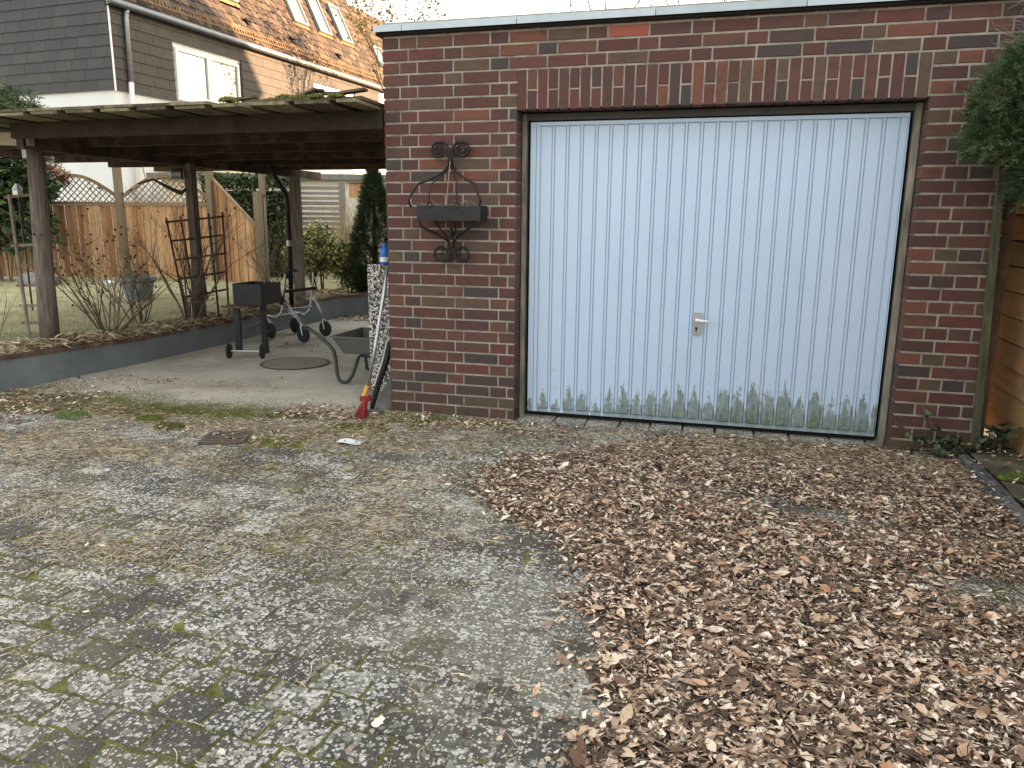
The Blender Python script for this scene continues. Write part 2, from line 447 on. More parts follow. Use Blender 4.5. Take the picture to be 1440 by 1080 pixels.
def paver_mat():
    m, nt, b = base_mat("lichen_paver", .9)
    v = pos(nt)
    base = ramp(nt, math_n(nt,'ADD', math_n(nt,'MULTIPLY', noise(nt, v, 1.1, 4, .6), .8), math_n(nt,'MULTIPLY', rnd_fac(nt), .22), True),
                [(.34,(.040,.034,.030)),(.50,(.062,.055,.047)),(.62,(.125,.120,.10)),(.85,(.24,.23,.185))])
    # fine grit of the concrete
    base = mixc(nt, ramp(nt, noise(nt, v, 210, 4, .8), [(.42,0),(.62,.6)]), base, (.14,.135,.125))
    # olive film
    film = ramp(nt, noise(nt, v, 2.3, 6, .78), [(.46,0),(.62,.75)])
    base = mixc(nt, film, base, mixc(nt, noise(nt, v, 40, 4, .7), (.10,.095,.045), (.21,.195,.12)))
    # lichen discs of two sizes
    dens = math_n(nt,'ADD', noise(nt, v, 1.7, 4, .6), math_n(nt,'MULTIPLY', math_n(nt,'SUBTRACT', rnd_fac(nt), .5), .22))
    out = base
    out = lichens(nt, v, out, dens)
    gr = noise(nt, v, 75, 6, .85)
    out = mixc(nt, ramp(nt, gr, [(.36,.75),(.50,0)]), out, (.045,.042,.034))
    out = mixc(nt, ramp(nt, gr, [(.55,0),(.66,.7)]), out, (.30,.29,.245))
    nt.links.new(out, b.inputs["Base Color"])
    bump(nt, b, noise(nt, v, 130, 6, .85), .9, .009)
    return m
M_paver = paver_mat()

def grit_mat():
    m, nt, b = base_mat("washed_grit", .95)
    v = pos(nt)
    col = ramp(nt, noise(nt, v, 1.3, 6, .7), [(.35,(.14,.135,.11)),(.5,(.25,.245,.205)),(.65,(.38,.37,.32))])
    col = mixc(nt, ramp(nt, noise(nt, v, 2.6, 6, .8), [(.50,0),(.62,.7)]), col, (.16,.155,.06))
    col = mixc(nt, ramp(nt, noise(nt, v, 130, 4, .85), [(.40,0),(.60,.75)]), col, (.060,.052,.040))
    col = mixc(nt, ramp(nt, noise(nt, v, 75, 4, .8), [(.56,0),(.64,.85)]), col, (.55,.54,.49))
    col = lichens(nt, v, col, noise(nt, v, 1.9, 5, .7))
    nt.links.new(col, b.inputs["Base Color"])
    bump(nt, b, noise(nt, v, 120, 5, .8), .9, .012)
    return m
M_grit = grit_mat()

def concrete_mat():
    m, nt, b = base_mat("old_concrete", .92)
    v = pos(nt)
    col = ramp(nt, noise(nt, v, 1.6, 7, .72), [(.3,(.32,.30,.245)),(.5,(.50,.47,.39)),(.7,(.62,.585,.495))])
    col = mixc(nt, ramp(nt, noise(nt, v, 160, 3, .8), [(.45,0),(.7,.4)]), col, (.09,.085,.075))
    # moss film along the edge towards the driveway
    s = nd(nt,"ShaderNodeSeparateXYZ"); nt.links.new(v, s.inputs[0])
    band = math_n(nt,'SUBTRACT', 1.0, math_n(nt,'MULTIPLY', math_n(nt,'ABSOLUTE', math_n(nt,'ADD', s.outputs[1], math_n(nt,'ADD', .62, math_n(nt,'MULTIPLY', s.outputs[0], -.10)))), 1.35))
    k = math_n(nt,'ADD', band, math_n(nt,'MULTIPLY', math_n(nt,'SUBTRACT', noise(nt, v, 3.2, 6, .75), .5), 2.4))
    col = mixc(nt, ramp(nt, k, [(.12,0),(.46,.95)]), col, mixc(nt, noise(nt, v, 30, 4, .7), (.045,.042,.016), (.15,.155,.045)))
    wet = math_n(nt,'ADD', band, math_n(nt,'MULTIPLY', math_n(nt,'SUBTRACT', noise(nt, v, 1.4, 4, .6), .5), 1.6))
    col = mixc(nt, ramp(nt, wet, [(.2,0),(.7,.6)]), col, (.055,.05,.04))
    nt.links.new(col, b.inputs["Base Color"])
    bump(nt, b, noise(nt, v, 45, 6, .75), .5, .01)
    return m
M_conc = concrete_mat()
M_bed = simple("joint_soil", [(0,(.035,.034,.015)),(.35,(.075,.080,.018)),(.6,(.14,.15,.032)),(.8,(.20,.20,.06)),(1,(.22,.19,.11))], .95, scale=9, wr=0, wn=1, bumps=1, bscale=120, bdist=.01)
M_soil = simple("garden_ground", [(0,(.20,.19,.10)),(.5,(.38,.36,.21)),(1,(.52,.47,.32))], .95, scale=2.5, wr=0, wn=.9, bumps=.8, bscale=60, bdist=.02)
M_asph = simple("far_ground", [(0,(.08,.08,.06)),(1,(.16,.15,.11))], .95, scale=.6, wr=0, wn=.8, bumps=.3)
M_wallgrey = simple("grey_painted_wall", [(0,(.11,.13,.14)),(.5,(.165,.19,.20)),(1,(.22,.25,.265))], .85, scale=3, wr=0, wn=.8, bumps=.3, bscale=40)
M_coping = simple("brown_coping", [(0,(.06,.035,.024)),(.5,(.14,.085,.06)),(1,(.30,.24,.19))], .9, scale=6, wr=.1, wn=1.0, bumps=.5, bscale=50)
M_render = simple("white_render", [(0,(.66,.67,.68)),(1,(.78,.79,.80))], .9, scale=1.2, wr=0, wn=.7, bumps=.2, bscale=60)
M_cream = simple("cream_render", [(0,(.62,.57,.44)),(1,(.74,.69,.55))], .9, scale=1.2, wr=0, wn=.7, bumps=.2)
M_clad = simple("slate_cladding", [(0,(.026,.026,.028)),(.5,(.034,.034,.036)),(1,(.046,.045,.046))], .6, scale=2.5, wr=.5, wn=.4, bumps=.15)
M_clad_brown = simple("brown_slate_cladding", [(0,(.030,.027,.025)),(.5,(.038,.034,.031)),(1,(.048,.043,.039))], .65, scale=2.5, wr=.5, wn=.4, bumps=.15)
M_roof = simple("orange_roof_tile", [(0,(.030,.022,.018)),(.4,(.058,.040,.030)),(.75,(.080,.054,.037)),(1,(.13,.085,.055))], .8, scale=4, wr=.7, wn=.6, bumps=.4)
M_galv = simple("galvanised_metal", [(0,(.22,.25,.27)),(1,(.36,.39,.41))], .45, .6, scale=5, wr=.1, bumps=.05)
M_winframe = simple("white_window_frame", [(0,(.74,.75,.77)),(1,(.80,.80,.80))], .5, scale=5, wr=0, bumps=0)
M_slatgrey = simple("grey_slat_wood", [(0,(.17,.155,.14)),(1,(.32,.30,.28))], .85, scale=9, stretch=(.5,2,4), wr=.5, wn=.7, bumps=.3)
M_stone = simple("grey_stone", [(0,(.10,.10,.095)),(1,(.24,.235,.22))], .9, scale=9, wr=.3, wn=.9, bumps=.6)
M_kerb = simple("dark_kerb_stone", [(0,(.045,.048,.05)),(.6,(.09,.095,.10)),(1,(.15,.155,.15))], .9, scale=14, wr=.4, wn=.9, bumps=.7, bscale=60)
M_potblue = simple("blue_grey_pot", [(0,(.16,.20,.22)),(1,(.28,.33,.35))], .6, scale=8, wr=0, wn=.8, bumps=.2)
M_dark = simple("black_gap", [(0,(.006,.006,.006)),(1,(.012,.012,.012))], .9, wr=0, bumps=0)
M_glass, _nt, _b = base_mat("window_glass", .03)
_b.inputs["Base Color"].default_value = (.30,.31,.32,1)
_b.inputs["Metallic"].default_value = .75
M_aggr, nt, b_ = base_mat("exposed_aggregate", .8)
_vo = nd(nt,"ShaderNodeTexVoronoi"); _vo.inputs["Scale"].default_value = 85
nt.links.new(pos(nt), _vo.inputs["Vector"])
_sp = nd(nt,"ShaderNodeSeparateColor"); nt.links.new(_vo.outputs["Color"], _sp.inputs[0])
_c = ramp(nt, _sp.outputs[0], [(0,(.03,.03,.032)),(.26,(.55,.54,.50)),(.52,(.68,.66,.61)),(.72,(.22,.21,.20)),(.82,(.58,.54,.46)),(.93,(.12,.12,.12))], 'CONSTANT')
_e = ramp(nt, _vo.outputs["Distance"], [(.35,1),(.62,.25)])
nt.links.new(mixc(nt, 1.0, _c, _e, 'MULTIPLY'), b_.inputs["Base Color"])
bump(nt, b_, _vo.outputs["Distance"], -.7, .006)

# garage door paint: white steel with algae tongues rising from the bottom of each panel
DX0, PITCH_P, DZ0 = 1.052, 0.0943, 0.05
def door_mat():
    m, nt, b = base_mat("aged_white_door_paint", .5)
    v = pos(nt)
    s = nd(nt,"ShaderNodeSeparateXYZ"); nt.links.new(v, s.inputs[0])
    X, Z = s.outputs[0], s.outputs[2]
    q = math_n(nt,'DIVIDE', math_n(nt,'SUBTRACT', X, DX0), PITCH_P)
    fr = math_n(nt,'FRACT', q)
    u = math_n(nt,'ABSOLUTE', math_n(nt,'SUBTRACT', math_n(nt,'MULTIPLY', fr, 2.4), 1.0))      # 0 mid panel, 1 at its edges
    cell = nd(nt,"ShaderNodeTexWhiteNoise", noise_dimensions='1D'); nt.links.new(math_n(nt,'FLOOR', q), cell.inputs["W"])
    grow = math_n(nt,'MULTIPLY', math_n(nt,'SUBTRACT', X, 1.65), .10)
    grow = math_n(nt,'MINIMUM', math_n(nt,'MAXIMUM', grow, -.07), .085)
    top = math_n(nt,'ADD', math_n(nt,'ADD', math_n(nt,'ADD', grow, math_n(nt,'MULTIPLY', cell.outputs[0], .09)), .045),
                 math_n(nt,'MULTIPLY', math_n(nt,'SUBTRACT', 1.0, math_n(nt,'POWER', u, 1.3)), .10))
    n1 = noise(nt, pos(nt,(1,1,.30)), 52, 6, .8)
    n2 = noise(nt, v, 60, 5, .75)
    top = math_n(nt,'ADD', top, math_n(nt,'MULTIPLY', math_n(nt,'SUBTRACT', n1, .5), .50))
    dlt = math_n(nt,'SUBTRACT', top, math_n(nt,'SUBTRACT', Z, DZ0))
    paint = mixc(nt, noise(nt, pos(nt,(1,1,.3)), 3, 4, .6), (.415,.54,.70), (.485,.615,.78))
    # bluish blotches where the old coat was washed
    paint = mixc(nt, ramp(nt, noise(nt, pos(nt,(1,1,.7)), 5, 4, .7), [(.55,0),(.72,.5)]), paint, (.40,.50,.74))
    # grime streaks running down
    st = noise(nt, pos(nt,(1,1,.03)), 70, 4, .7)
    paint = mixc(nt, ramp(nt, st, [(.55,0),(.8,.35)]), paint, (.42,.44,.44))
    tint = math_n(nt,'MULTIPLY', ramp(nt, dlt, [(-.0,0),(.05,.30),(.13,.68),(.24,.92)]), ramp(nt, Z, [(.060,.7),(.078,1)]))
    alga = mixc(nt, ramp(nt, n2, [(.42,0),(.60,1)]), (.030,.048,.012), (.15,.175,.085))
    edge = ramp(nt, dlt, [(.0,0),(.05,.75),(.09,.45),(.15,.1)])
    col = mixc(nt, math_n(nt,'MULTIPLY', tint, ramp(nt, n2, [(.2,.8),(.5,1)])), paint, alga)
    col = mixc(nt, math_n(nt,'MULTIPLY', edge, ramp(nt, n1, [(.35,.3),(.55,1)])), col, (.075,.095,.028))
    # ochre rust specks low on the left panels
    r = noise(nt, pos(nt,(1,1,.5)), 38, 3, .6)
    low = ramp(nt, Z, [(.25,1),(.55,0)])
    col = mixc(nt, math_n(nt,'MULTIPLY', math_n(nt,'MULTIPLY', ramp(nt, r, [(.66,0),(.72,1)]), low), .8), col, (.30,.22,.10))
    nt.links.new(col, b.inputs["Base Color"])
    nt.links.new(ramp(nt, dlt, [(0,.42),(.1,.9)]), b.inputs["Roughness"])
    bump(nt, b, noise(nt, v, 7, 2, .5), .06, .02)
    return m
M_door = door_mat()

# ================================================================== STRUCTURE
# ground sheet to the horizon, a little below everything
g = MB(); g.add([(-400,-400,-.06),(400,-400,-.06),(400,600,-.06),(-400,600,-.06)], [(0,1,2,3)])
B(g, "ground", M_asph, kind="structure")

# concrete yard under the pergola
g = MB()
nx, ny = 60, 90
x0, x1, y0, y1 = -3.6, 0.35, -1.15, 5.6
vs = []
for j in range(ny+1):
    for i in range(nx+1):
        x = x0+(x1-x0)*i/nx; y = y0+(y1-y0)*j/ny
        vs.append((x, y, -.006+.010*(float(fbm(x, y, 1.3))-.5)))
g.add(vs, [(j*(nx+1)+i, j*(nx+1)+i+1, (j+1)*(nx+1)+i+1, (j+1)*(nx+1)+i) for j in range(ny) for i in range(nx)])
B(g, "concrete_yard", M_conc, kind="structure", smooth=True)

# driveway of interlocking pavers
drive = link("driveway", None, None, loc=(1.0, -2.5, 0), kind="structure")
g = MB(); g.add([(x_,y_,-.0032) for x_,y_ in ((-3.6,-8.5),(3.72,-8.5),(3.72,.19),(.05,.0),(.03,-.31),(-1.4,-.64),(-3.6,-1.12))], [(0,1,2,3,4,5,6)])
B(g, "joint_bed", M_bed, drive)
PW, PH, PA = .178, .1285, .0055
def wave(t):   # t in units of paver width; +1 at integers, -1 at half integers, flat tops
    t = t % 1.0
    d = min(t, 1-t)*2
    return 1 if d < .28 else (-1 if d > .72 else 1-2*(d-.28)/.44)
def paver_outline(h):
    ts = [0, .14, .36, .5, .64, .86, 1]
    top = [((t-.5)*PW, PH/2+PA*wave(t)) for t in ts]
    bot = [((t-.5)*PW, -PH/2-PA*wave(t)) for t in ts]
    return bot+top[::-1]
def paver_mesh(seed):
    r = random.Random(seed)
    out = paver_outline(0)
    sx = (PW-.009)/PW; sy = (PH-.009)/PH
    o = [(x*sx, y*sy) for x, y in out]
    vs = []; n = len(o)
    tilt = (r.uniform(-.012,.012), r.uniform(-.014,.014)); dz = r.uniform(-.0025,.0025)
    for (x, y) in o: vs.append((x*1.0, y*1.0, -.010))
    for (x, y) in o:
        vs.append((x+r.uniform(-.0008,.0008), y+r.uniform(-.0008,.0008), -.0045+dz))
    for (x, y) in o:
        vs.append((x*.965, y*.955, dz+x*tilt[0]+y*tilt[1]))
    m = MB()
    fs = [tuple(2*n+i for i in range(n))]
    for i in range(n):
        j = (i+1) % n
        fs.append((i, j, n+j, n+i)); fs.append((n+i, n+j, 2*n+j, 2*n+i))
    m.add(vs, fs)
    return m
paver_variants = [paver_mesh(k) for k in range(8)]
pv_mesh = [m.mesh("paver") for m in paver_variants]
cells = []
r = 0
y = -8.3
while y < .12:
    x = -2.9+(PW/2 if r % 2 else 0)
    while x < 3.66:
        edge = -1.03+.06*math.sin(x*3)      # concrete starts here on the left
        lim = .06 if x > .05 and x > -.0 else edge
        if x < .9: lim = min(lim, -.98+ (x+2.9)*.24)
        if y < min(lim, .06):
            cells.append((x, y))
        x += PW
    y += PH; r += 1
ang = math.radians(-2.5)
def in_view(x, y):
    d = Vector((x, y, 0))-Vector((2.2706,-4.9478,1.3667))
    z = d.dot(fw); return z > .5 and abs(d.dot(r2)/z) < .69 and abs(d.dot(u2)/z) < .52
leafpoly = [(1.12,-1.38),(1.05,-1.05),(1.20,-.80),(1.45,-.64),(1.67,-.40),(1.94,-.10),(2.48,.05),(3.05,.05),(3.64,.02),(3.69,-1.2),(3.69,-6),
            (2.05,-6),(2.07,-4.0),(2.06,-3.55),(1.96,-3.25),(2.05,-3.03),(1.97,-2.93),(1.93,-2.87),(1.96,-2.74),(1.99,-2.62),(1.91,-2.53),(1.76,-2.46),
            (1.90,-2.31),(1.85,-2.14),(1.73,-2.08),(1.64,-1.92),(1.53,-1.79),(1.33,-1.67),(1.22,-1.56)]
pts = []
for (x, y) in cells:
    # rotate the grid a little about (0,-2)
    X = (x)*math.cos(ang)-(y+2)*math.sin(ang); Y = (x)*math.sin(ang)+(y+2)*math.cos(ang)-2
    if X > 3.66 or Y > .10: continue
    pts.append((X, Y))
arr = np.array(pts)
under = inpoly(arr[:,0], arr[:,1], leafpoly)
cand = [(math.hypot(p[0]-2.27, p[1]+4.95), i) for i, p in enumerate(pts) if in_view(*p) and not under[i]]
cand.sort()
single = set(i for _, i in cand[:298])
rest = MB()
for i, (X, Y) in enumerate(pts):
    if i in single:
        link("paver", pv_mesh[i*7 % 8], M_paver, drive, loc=(X, Y, 0), rot=(0,0,ang))
    else:
        mb = paver_variants[i*5 % 8]; ca, sa = math.cos(ang), math.sin(ang)
        rest.add([(X+a*ca-b*sa, Y+a*sa+b*ca, c) for a, b, c in mb.v], mb.f)
B(rest, "farther_pavers", M_paver, drive, kind="stuff")

# grit and film that has washed over the paving and buries many joints
g = MB(); vs = []; sx_ = np.linspace(-3.5,3.66,230); sy_ = np.linspace(-5.6,.02,190)
SX, SY = np.meshgrid(sx_, sy_)
SZ = -.0095+.019*(fbm(SX*.8,SY*1.3,1.1,31)-.22)+.005*(vnoise(SX,SY,16,8)-.5)+.003*(vnoise(SX,SY,33,3)-.5)
SZ = SZ-np.clip(-1.2-SX,0,2)*.004+np.exp(-((SY+.85)/.25)**2)*.004
SZ += .003*np.exp(-((SX-1.55)/.45)**2)*np.exp(-((SY+2.9)/1.2)**2)
SZ = np.minimum(SZ, .0035)
SZ -= .012*np.clip((SX-2.1)*2,0,1)
SZ[(SX < .9) & (SY > -.93+(SX+2.9)*.24)] = -.03
me = bpy.data.meshes.new("grit_film"); W_ = len(sx_)
me.from_pydata([tuple(v) for v in np.stack([SX.ravel(),SY.ravel(),SZ.ravel()],1)], [], [(j*W_+i,j*W_+i+1,(j+1)*W_+i+1,(j+1)*W_+i) for j in range(len(sy_)-1) for i in range(W_-1)])
me.polygons.foreach_set("use_smooth", [True]*len(me.polygons))
link("grit_film", me, M_grit, drive, kind="stuff")

# raised garden behind the low wall: bumpy lawn ground
def lawn_z(x, y):
    return .285+.05*(fbm(x, y, .5, 3)-.5)+.03*np.clip(-(x+3.2), 0, 2)*.5
wl = [(-3.9,-3.5),(-3.30,-1.2),(-3.20,-.36),(-3.166,.30),(-3.08,1.04),(-3.045,2.08),(-3.05,3.15),(-3.03,4.2),(-2.98,4.85),(-2.7,5.15),(-1.9,5.3),(-1.0,5.35),(-.02,5.35)]
wt = [.30,.29,.287,.262,.245,.248,.26,.30,.31,.31,.31,.31,.31]
def garden_patch(name, x0, x1, y0, y1, nx, ny, clipf=None):
    g = MB(); vs = []
    for j in range(ny+1):
        for i in range(nx+1):
            x = x0+(x1-x0)*(i/nx); y = y0+(y1-y0)*(j/ny)
            vs.append((x, y, float(lawn_z(x, y))))
    g.add(vs, [(j*(nx+1)+i, j*(nx+1)+i+1, (j+1)*(nx+1)+i+1, (j+1)*(nx+1)+i) for j in range(ny) for i in range(nx)])
    return B(g, name, M_soil, kind="structure", smooth=True)
# lawn west of the wall: follow the wall line exactly
g = MB(); vs = []; cols = 46
for k in range(len(wl)-4):
    pass
ys = np.linspace(-6, 40, 140)
wx = np.interp(ys, [p[1] for p in wl[:9]], [p[0] for p in wl[:9]])-.10
for j, yv in enumerate(ys):
    for i in range(cols+1):
        t = (i/cols)**1.8
        x = wx[j]-t*40
        z = float(lawn_z(x, yv)); z = z if i > 1 else float(np.interp(yv, [p[1] for p in wl[:9]], wt[:9]))-.015
        vs.append((x, yv, z))
g.add(vs, [(j*(cols+1)+i, (j+1)*(cols+1)+i, (j+1)*(cols+1)+i+1, j*(cols+1)+i+1) for j in range(len(ys)-1) for i in range(cols)])
B(g, "lawn", M_soil, kind="structure", smooth=True)
g = MB(); vs = []
xs = np.linspace(-3.12, 9, 50); ys2 = np.linspace(5.30, 40, 60)
for yv in ys2:
    for xv in xs:
        vs.append((xv, yv, float(lawn_z(xv, yv))+.01))
n_ = len(xs)
g.add(vs, [(j*n_+i, j*n_+i+1, (j+1)*n_+i+1, (j+1)*n_+i) for j in range(len(ys2)-1) for i in range(n_-1)])
B(g, "garden_bed", M_soil, kind="structure", smooth=True)

# low grey wall with brown coping
lw = thing("low_wall", (-3.05, 1.5, 0), "low grey painted retaining wall with brown coping in front of the lawn", "wall")
def offset_line(line, d):
    out = []
    for i, p in enumerate(line):
        a = Vector(line[max(i-1,0)]); b = Vector(line[min(i+1,len(line)-1)])
        t = (b-a).normalized(); nrm = Vector((-t.y, t.x))
        out.append((p[0]+nrm.x*d, p[1]+nrm.y*d))
    return out
def ribbon(line, off0, off1, z0s, z1s):
    a = offset_line(line, off0); b = offset_line(line, off1)
    m = MB(); vs = []
    for i in range(len(line)):
        vs += [(a[i][0],a[i][1],z0s[i]),(b[i][0],b[i][1],z0s[i]),(b[i][0],b[i][1],z1s[i]),(a[i][0],a[i][1],z1s[i])]
    fs = []
    for i in range(len(line)-1):
        o = i*4; p = o+4
        fs += [(o,p,p+3,o+3),(o+3,p+3,p+2,o+2),(o+2,p+2,p+1,o+1)]
    m.add(vs, fs); return m
def densify(line, zs, n=6):
    L = []; Z = []
    for i in range(len(line)-1):
        for k in range(n):
            t = k/n; L.append((line[i][0]*(1-t)+line[i+1][0]*t, line[i][1]*(1-t)+line[i+1][1]*t)); Z.append(zs[i]*(1-t)+zs[i+1]*t)
    L.append(line[-1]); Z.append(zs[-1]); return L, Z
L, Z = densify(wl, wt)
B(ribbon(L, 0, .14, [-.05]*len(L), [z-.035 for z in Z]), "wall_face", M_wallgrey, lw)
B(ribbon(L, -.008+0, .155, [z-.034 for z in Z], [z+.006*(random.random()-.3) for z in Z]), "coping", M_coping, lw)

# ================================================================== GARAGE
H = .0766
def rowz(k): return (34-k)*H          # top of course k
gar = thing("garage", (1.9, 0, 0), "red brick garage with flat roof, zinc edge and white up-and-over door", "garage")
WL, WR, JL, JR = 0.0, 3.775, .9275, 3.3125
TOPZ = rowz(0)+.02
BH = .0645; JOINT = .0115
core = MB()
core.box(.009, JL-.009, .0035, .24, -.05, TOPZ)
core.box(JR+.009, WR-.009, .0035, .24, -.05, TOPZ)
core.box(JL-.009, JR+.009, .0035, .24, 2.066, TOPZ)
B(core, "mortar_bed", M_mortar, gar)
body = MB(); body.box(.009, .24, .24, 6.5, -.05, TOPZ); body.box(WR-.24, WR-.009, .24, 6.5, -.05, TOPZ); body.box(.24, WR-.24, 6.26, 6.5, -.05, TOPZ)
body.box(.009, WR-.009, .241, 6.49, TOPZ-.12, TOPZ-.002)
B(body, "side_wall", M_mortar, gar)

_bmesh_cache = {}
def brick_shape(w, h, d, seed):
    """brick with chipped, slightly uneven edges; origin at lower left front corner"""
    rr = random.Random(seed); c = .0025; j = lambda a=.0009: rr.uniform(-a, a)
    m = MB(); vs = []
    yf = rr.uniform(-.0022,.0015)
    for (x, z) in ((0,0),(w,0),(w,h),(0,h)):                # front face ring, inset
        vs.append((x+(c if x == 0 else -c)+j(), yf+j(.0006), z+(c if z == 0 else -c)+j()))
    for (x, z) in ((0,0),(w,0),(w,h),(0,h)):                # chamfer ring
        vs.append((x+j(), yf+c*1.2, z+j()))
    for (x, z) in ((0,0),(w,0),(w,h),(0,h)):                # back ring
        vs.append((x, d, z))
    fs = [(0,1,2,3)]
    for a in (0, 4):
        for i in range(4):
            k = (i+1) % 4
            fs.append((a+4+i, a+4+k, a+k, a+i))
    m.add(vs, fs); return m
def brick_cached(w, h, d, var):
    key = (round(w,4), round(h,4), round(d,3), var)
    if key not in _bmesh_cache:
        mb = brick_shape(w, h, d, hash(key) & 0xffff)
        _bmesh_cache[key] = (mb, mb.mesh("brick"))
    return _bmesh_cache[key]
bricks = []     # x, z, w, h
def course(x0, x1, k, edges):
    z = rowz(k)-BH
    es = [e for e in edges if x0 < e < x1]
    es = [x0]+es+[x1]
    for a, b in zip(es[:-1], es[1:]):
        l = a if a == x0 else a+0.0
        w = b-a-(JOINT if b != x1 else 0)
        if w > .02:
            bricks.append((l, z, w, BH))
odd = [.125,.25]; e = .25
while e < 4: odd += [e+.25, e+.5, e+.625]; e += .625
even = [.1875]; e = .1875
while e < 4: even += [e+.25, e+.375, e+.625]; e += .625
odd = sorted(set(round(v,4) for v in odd)); even = sorted(set(round(v,4) for v in even))
for k in range(0, 34):
    ed = odd if k % 2 else even
    if k <= 3:
        course(WL, WR, k, ed)
    elif k <= 6:
        course(WL, JL, k, [v for v in ed if v < .90])
        course(JR+(.0), WR, k, ([3.4375,3.5625,3.6875] if k % 2 == 0 else [3.5,3.75]))
    else:
        course(WL, JL, k, [v for v in ed if v < .90])
        course(JR, WR, k, ([3.4375,3.5625,3.6875] if k % 2 == 0 else [3.5,3.75]))
ftop, fbot = rowz(3)-BH-.012, 2.057
for i in range(35):
    x = JL+.0+i*(JR-JL)/35; w = (JR-JL)/35-.0105
    if i % 2 == 0:
        bricks.append((x, fbot, w, ftop-fbot))
    else:
        hh = (ftop-fbot-.009)/2
        bricks.append((x, fbot, w, hh)); bricks.append((x, fbot+hh+.009, w, hh))
# the 300 largest showing as single bricks, the rest as one part
order = sorted(range(len(bricks)), key=lambda i: -(bricks[i][2]*bricks[i][3]) if bricks[i][0] < 3.72 else 0)
single = set(order[:299])
rest = MB()
for i, (x, z, w, h) in enumerate(bricks):
    mb, me = brick_cached(w, h, .115, i % 4)
    if i in single:
        is_or = abs(x-1.5) < .01 and abs(z-(rowz(1)-BH)) < .01
        if is_or:
            me = mb.mesh("brick"); link("brick", me, M_brick_orange, gar, loc=(x, 0, z), label="bright orange brick under the roof edge")
        else:
            link("brick", me, M_brick, gar, loc=(x, 0, z))
    else:
        rest.add([(a+x, b, c+z) for a, b, c in mb.v], mb.f)
# left flank and right reveal bricks are real too
for k in range(34):
    yy = .1255 if k % 2 else .1255+.125
    if k % 2 == 0: rest.box(-.0008+.0, .1, .1255, .24, rowz(k)-BH, rowz(k))
    while yy < 6.4:
        w = .24
        rest.box(0, .1, yy, yy+w, rowz(k)-BH, rowz(k)); yy += .25
B(rest, "short_bricks", M_brick, gar, kind="stuff")

# roof edge: zinc capping in lengths
for a, b in ((-.035,.16),(.164,.93),(.934,1.78),(1.784,2.62),(2.624,3.46),(3.464,3.86)):
    m = MB(); m.box(a, b, -.050, .10, 2.566, 2.598); m.box(a, b, -.054, -.0505, 2.560, 2.602)
    B(m, "roof_edge_strip", M_zinc, gar)
m = MB(); m.box(-.03, 3.85, -.03, .12, 2.545, 2.5655); B(m, "eaves_board", M_dark, gar)
m = MB(); m.box(-.03, 3.85, .101, 6.55, 2.5665, 2.585); B(m, "flat_roof", M_zinc, gar)
# door frame
for a_, b_ in ((JL+.003, JL+.032), (JR-.040, JR-.003)):
    B(MB().box(a_, b_, .125, .20, -.02, 2.050), "door_jamb", M_frame, gar)
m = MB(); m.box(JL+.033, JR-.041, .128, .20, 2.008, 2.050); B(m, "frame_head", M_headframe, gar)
m = MB(); m.box(JL+.041, JR-.049, .19, .22, -.02, 2.006); B(m, "frame_gap", M_dark, gar)
# door leaf
DL, DR, DB, DT = .985, 3.252, DZ0, 1.998
m = MB(); m.box(DL, DR, .150, .165, DB, DT); B(m, "door_backing", M_door, gar)
m = MB()
n_p = 23
strip_l = DX0-.012
m.box(DL, DX0-.030, .138, .149, DB, DT)                            # left stile
m.box(DX0-.027, DX0-.0035, .141, .149, DB+.02, DT-.02)
m.box(DL, DR, .136, .1495, DT-.022, DT)
m.box(DL, DR, .136, .1495, DB, DB+.022)
xe = DX0+n_p*PITCH_P
m.box(xe-.012, xe+.022, .141, .149, DB+.024, DT-.024)
m.box(xe+.025, DR, .138, .149, DB+.0225, DT-.0225)
for i in range(1, n_p):
    xx = DX0+i*PITCH_P
    m.box(xx-.0135, xx-.0020, .1395, .149, DB+.0225, DT-.0225)
B(m, "door_rail", M_door, gar)
pm = MB()
w = PITCH_P-.0195
c = .003
pz0, pz1 = DB+.026, DT-.026
vs = [(c,0,pz0+c),(w-c,0,pz0+c),(w-c,0,pz1-c),(c,0,pz1-c),(0,.0065,pz0),(w,.0065,pz0),(w,.0065,pz1),(0,.0065,pz1)]
pm.add(vs, [(0,1,2,3)]+[(4+i,4+(i+1)%4,(i+1)%4,i) for i in range(4)])
pme = pm.mesh("door_panel")
for i in range(n_p):
    link("door_panel", pme, M_door, gar, loc=(DX0+i*PITCH_P+.0015, .1425, 0))
# handle plate, keyhole and lever
hp = MB(); hp.box(2.098,2.148,.127,.1415,.650,.792); hpo = B(hp, "handle_plate", M_steel, gar, label="brushed metal handle plate with keyhole")
k = MB(); k.lathe((2.118,.1275,.690), [(.0085,0),(.0085,.002)], 12, (0,-1,0)); k.box(2.114,2.122,.1255,.1268,.668,.690)
B(k, "keyhole", M_dark, hpo)
lv = MB(); lv.tube([(2.118,.127,.746),(2.118,.085,.746)], .009, 10)
lv.tube([(2.110,.082,.748),(2.135,.080,.747),(2.165,.080,.744),(2.205,.083,.740)], [.011,.010,.008,.007], 10)
B(lv, "lever", M_winframe, hpo, smooth=True)
# threshold slab row
m = MB(); x = JL+.02
while x < JR-.05:
    w = random.uniform(.19,.24); B(MB().box(x, min(x+w, JR-.02), .02+random.uniform(-.010,.010), .24, -.03, .010+random.uniform(0,.008)), "threshold_stone", M_grit, gar); x += w+.014

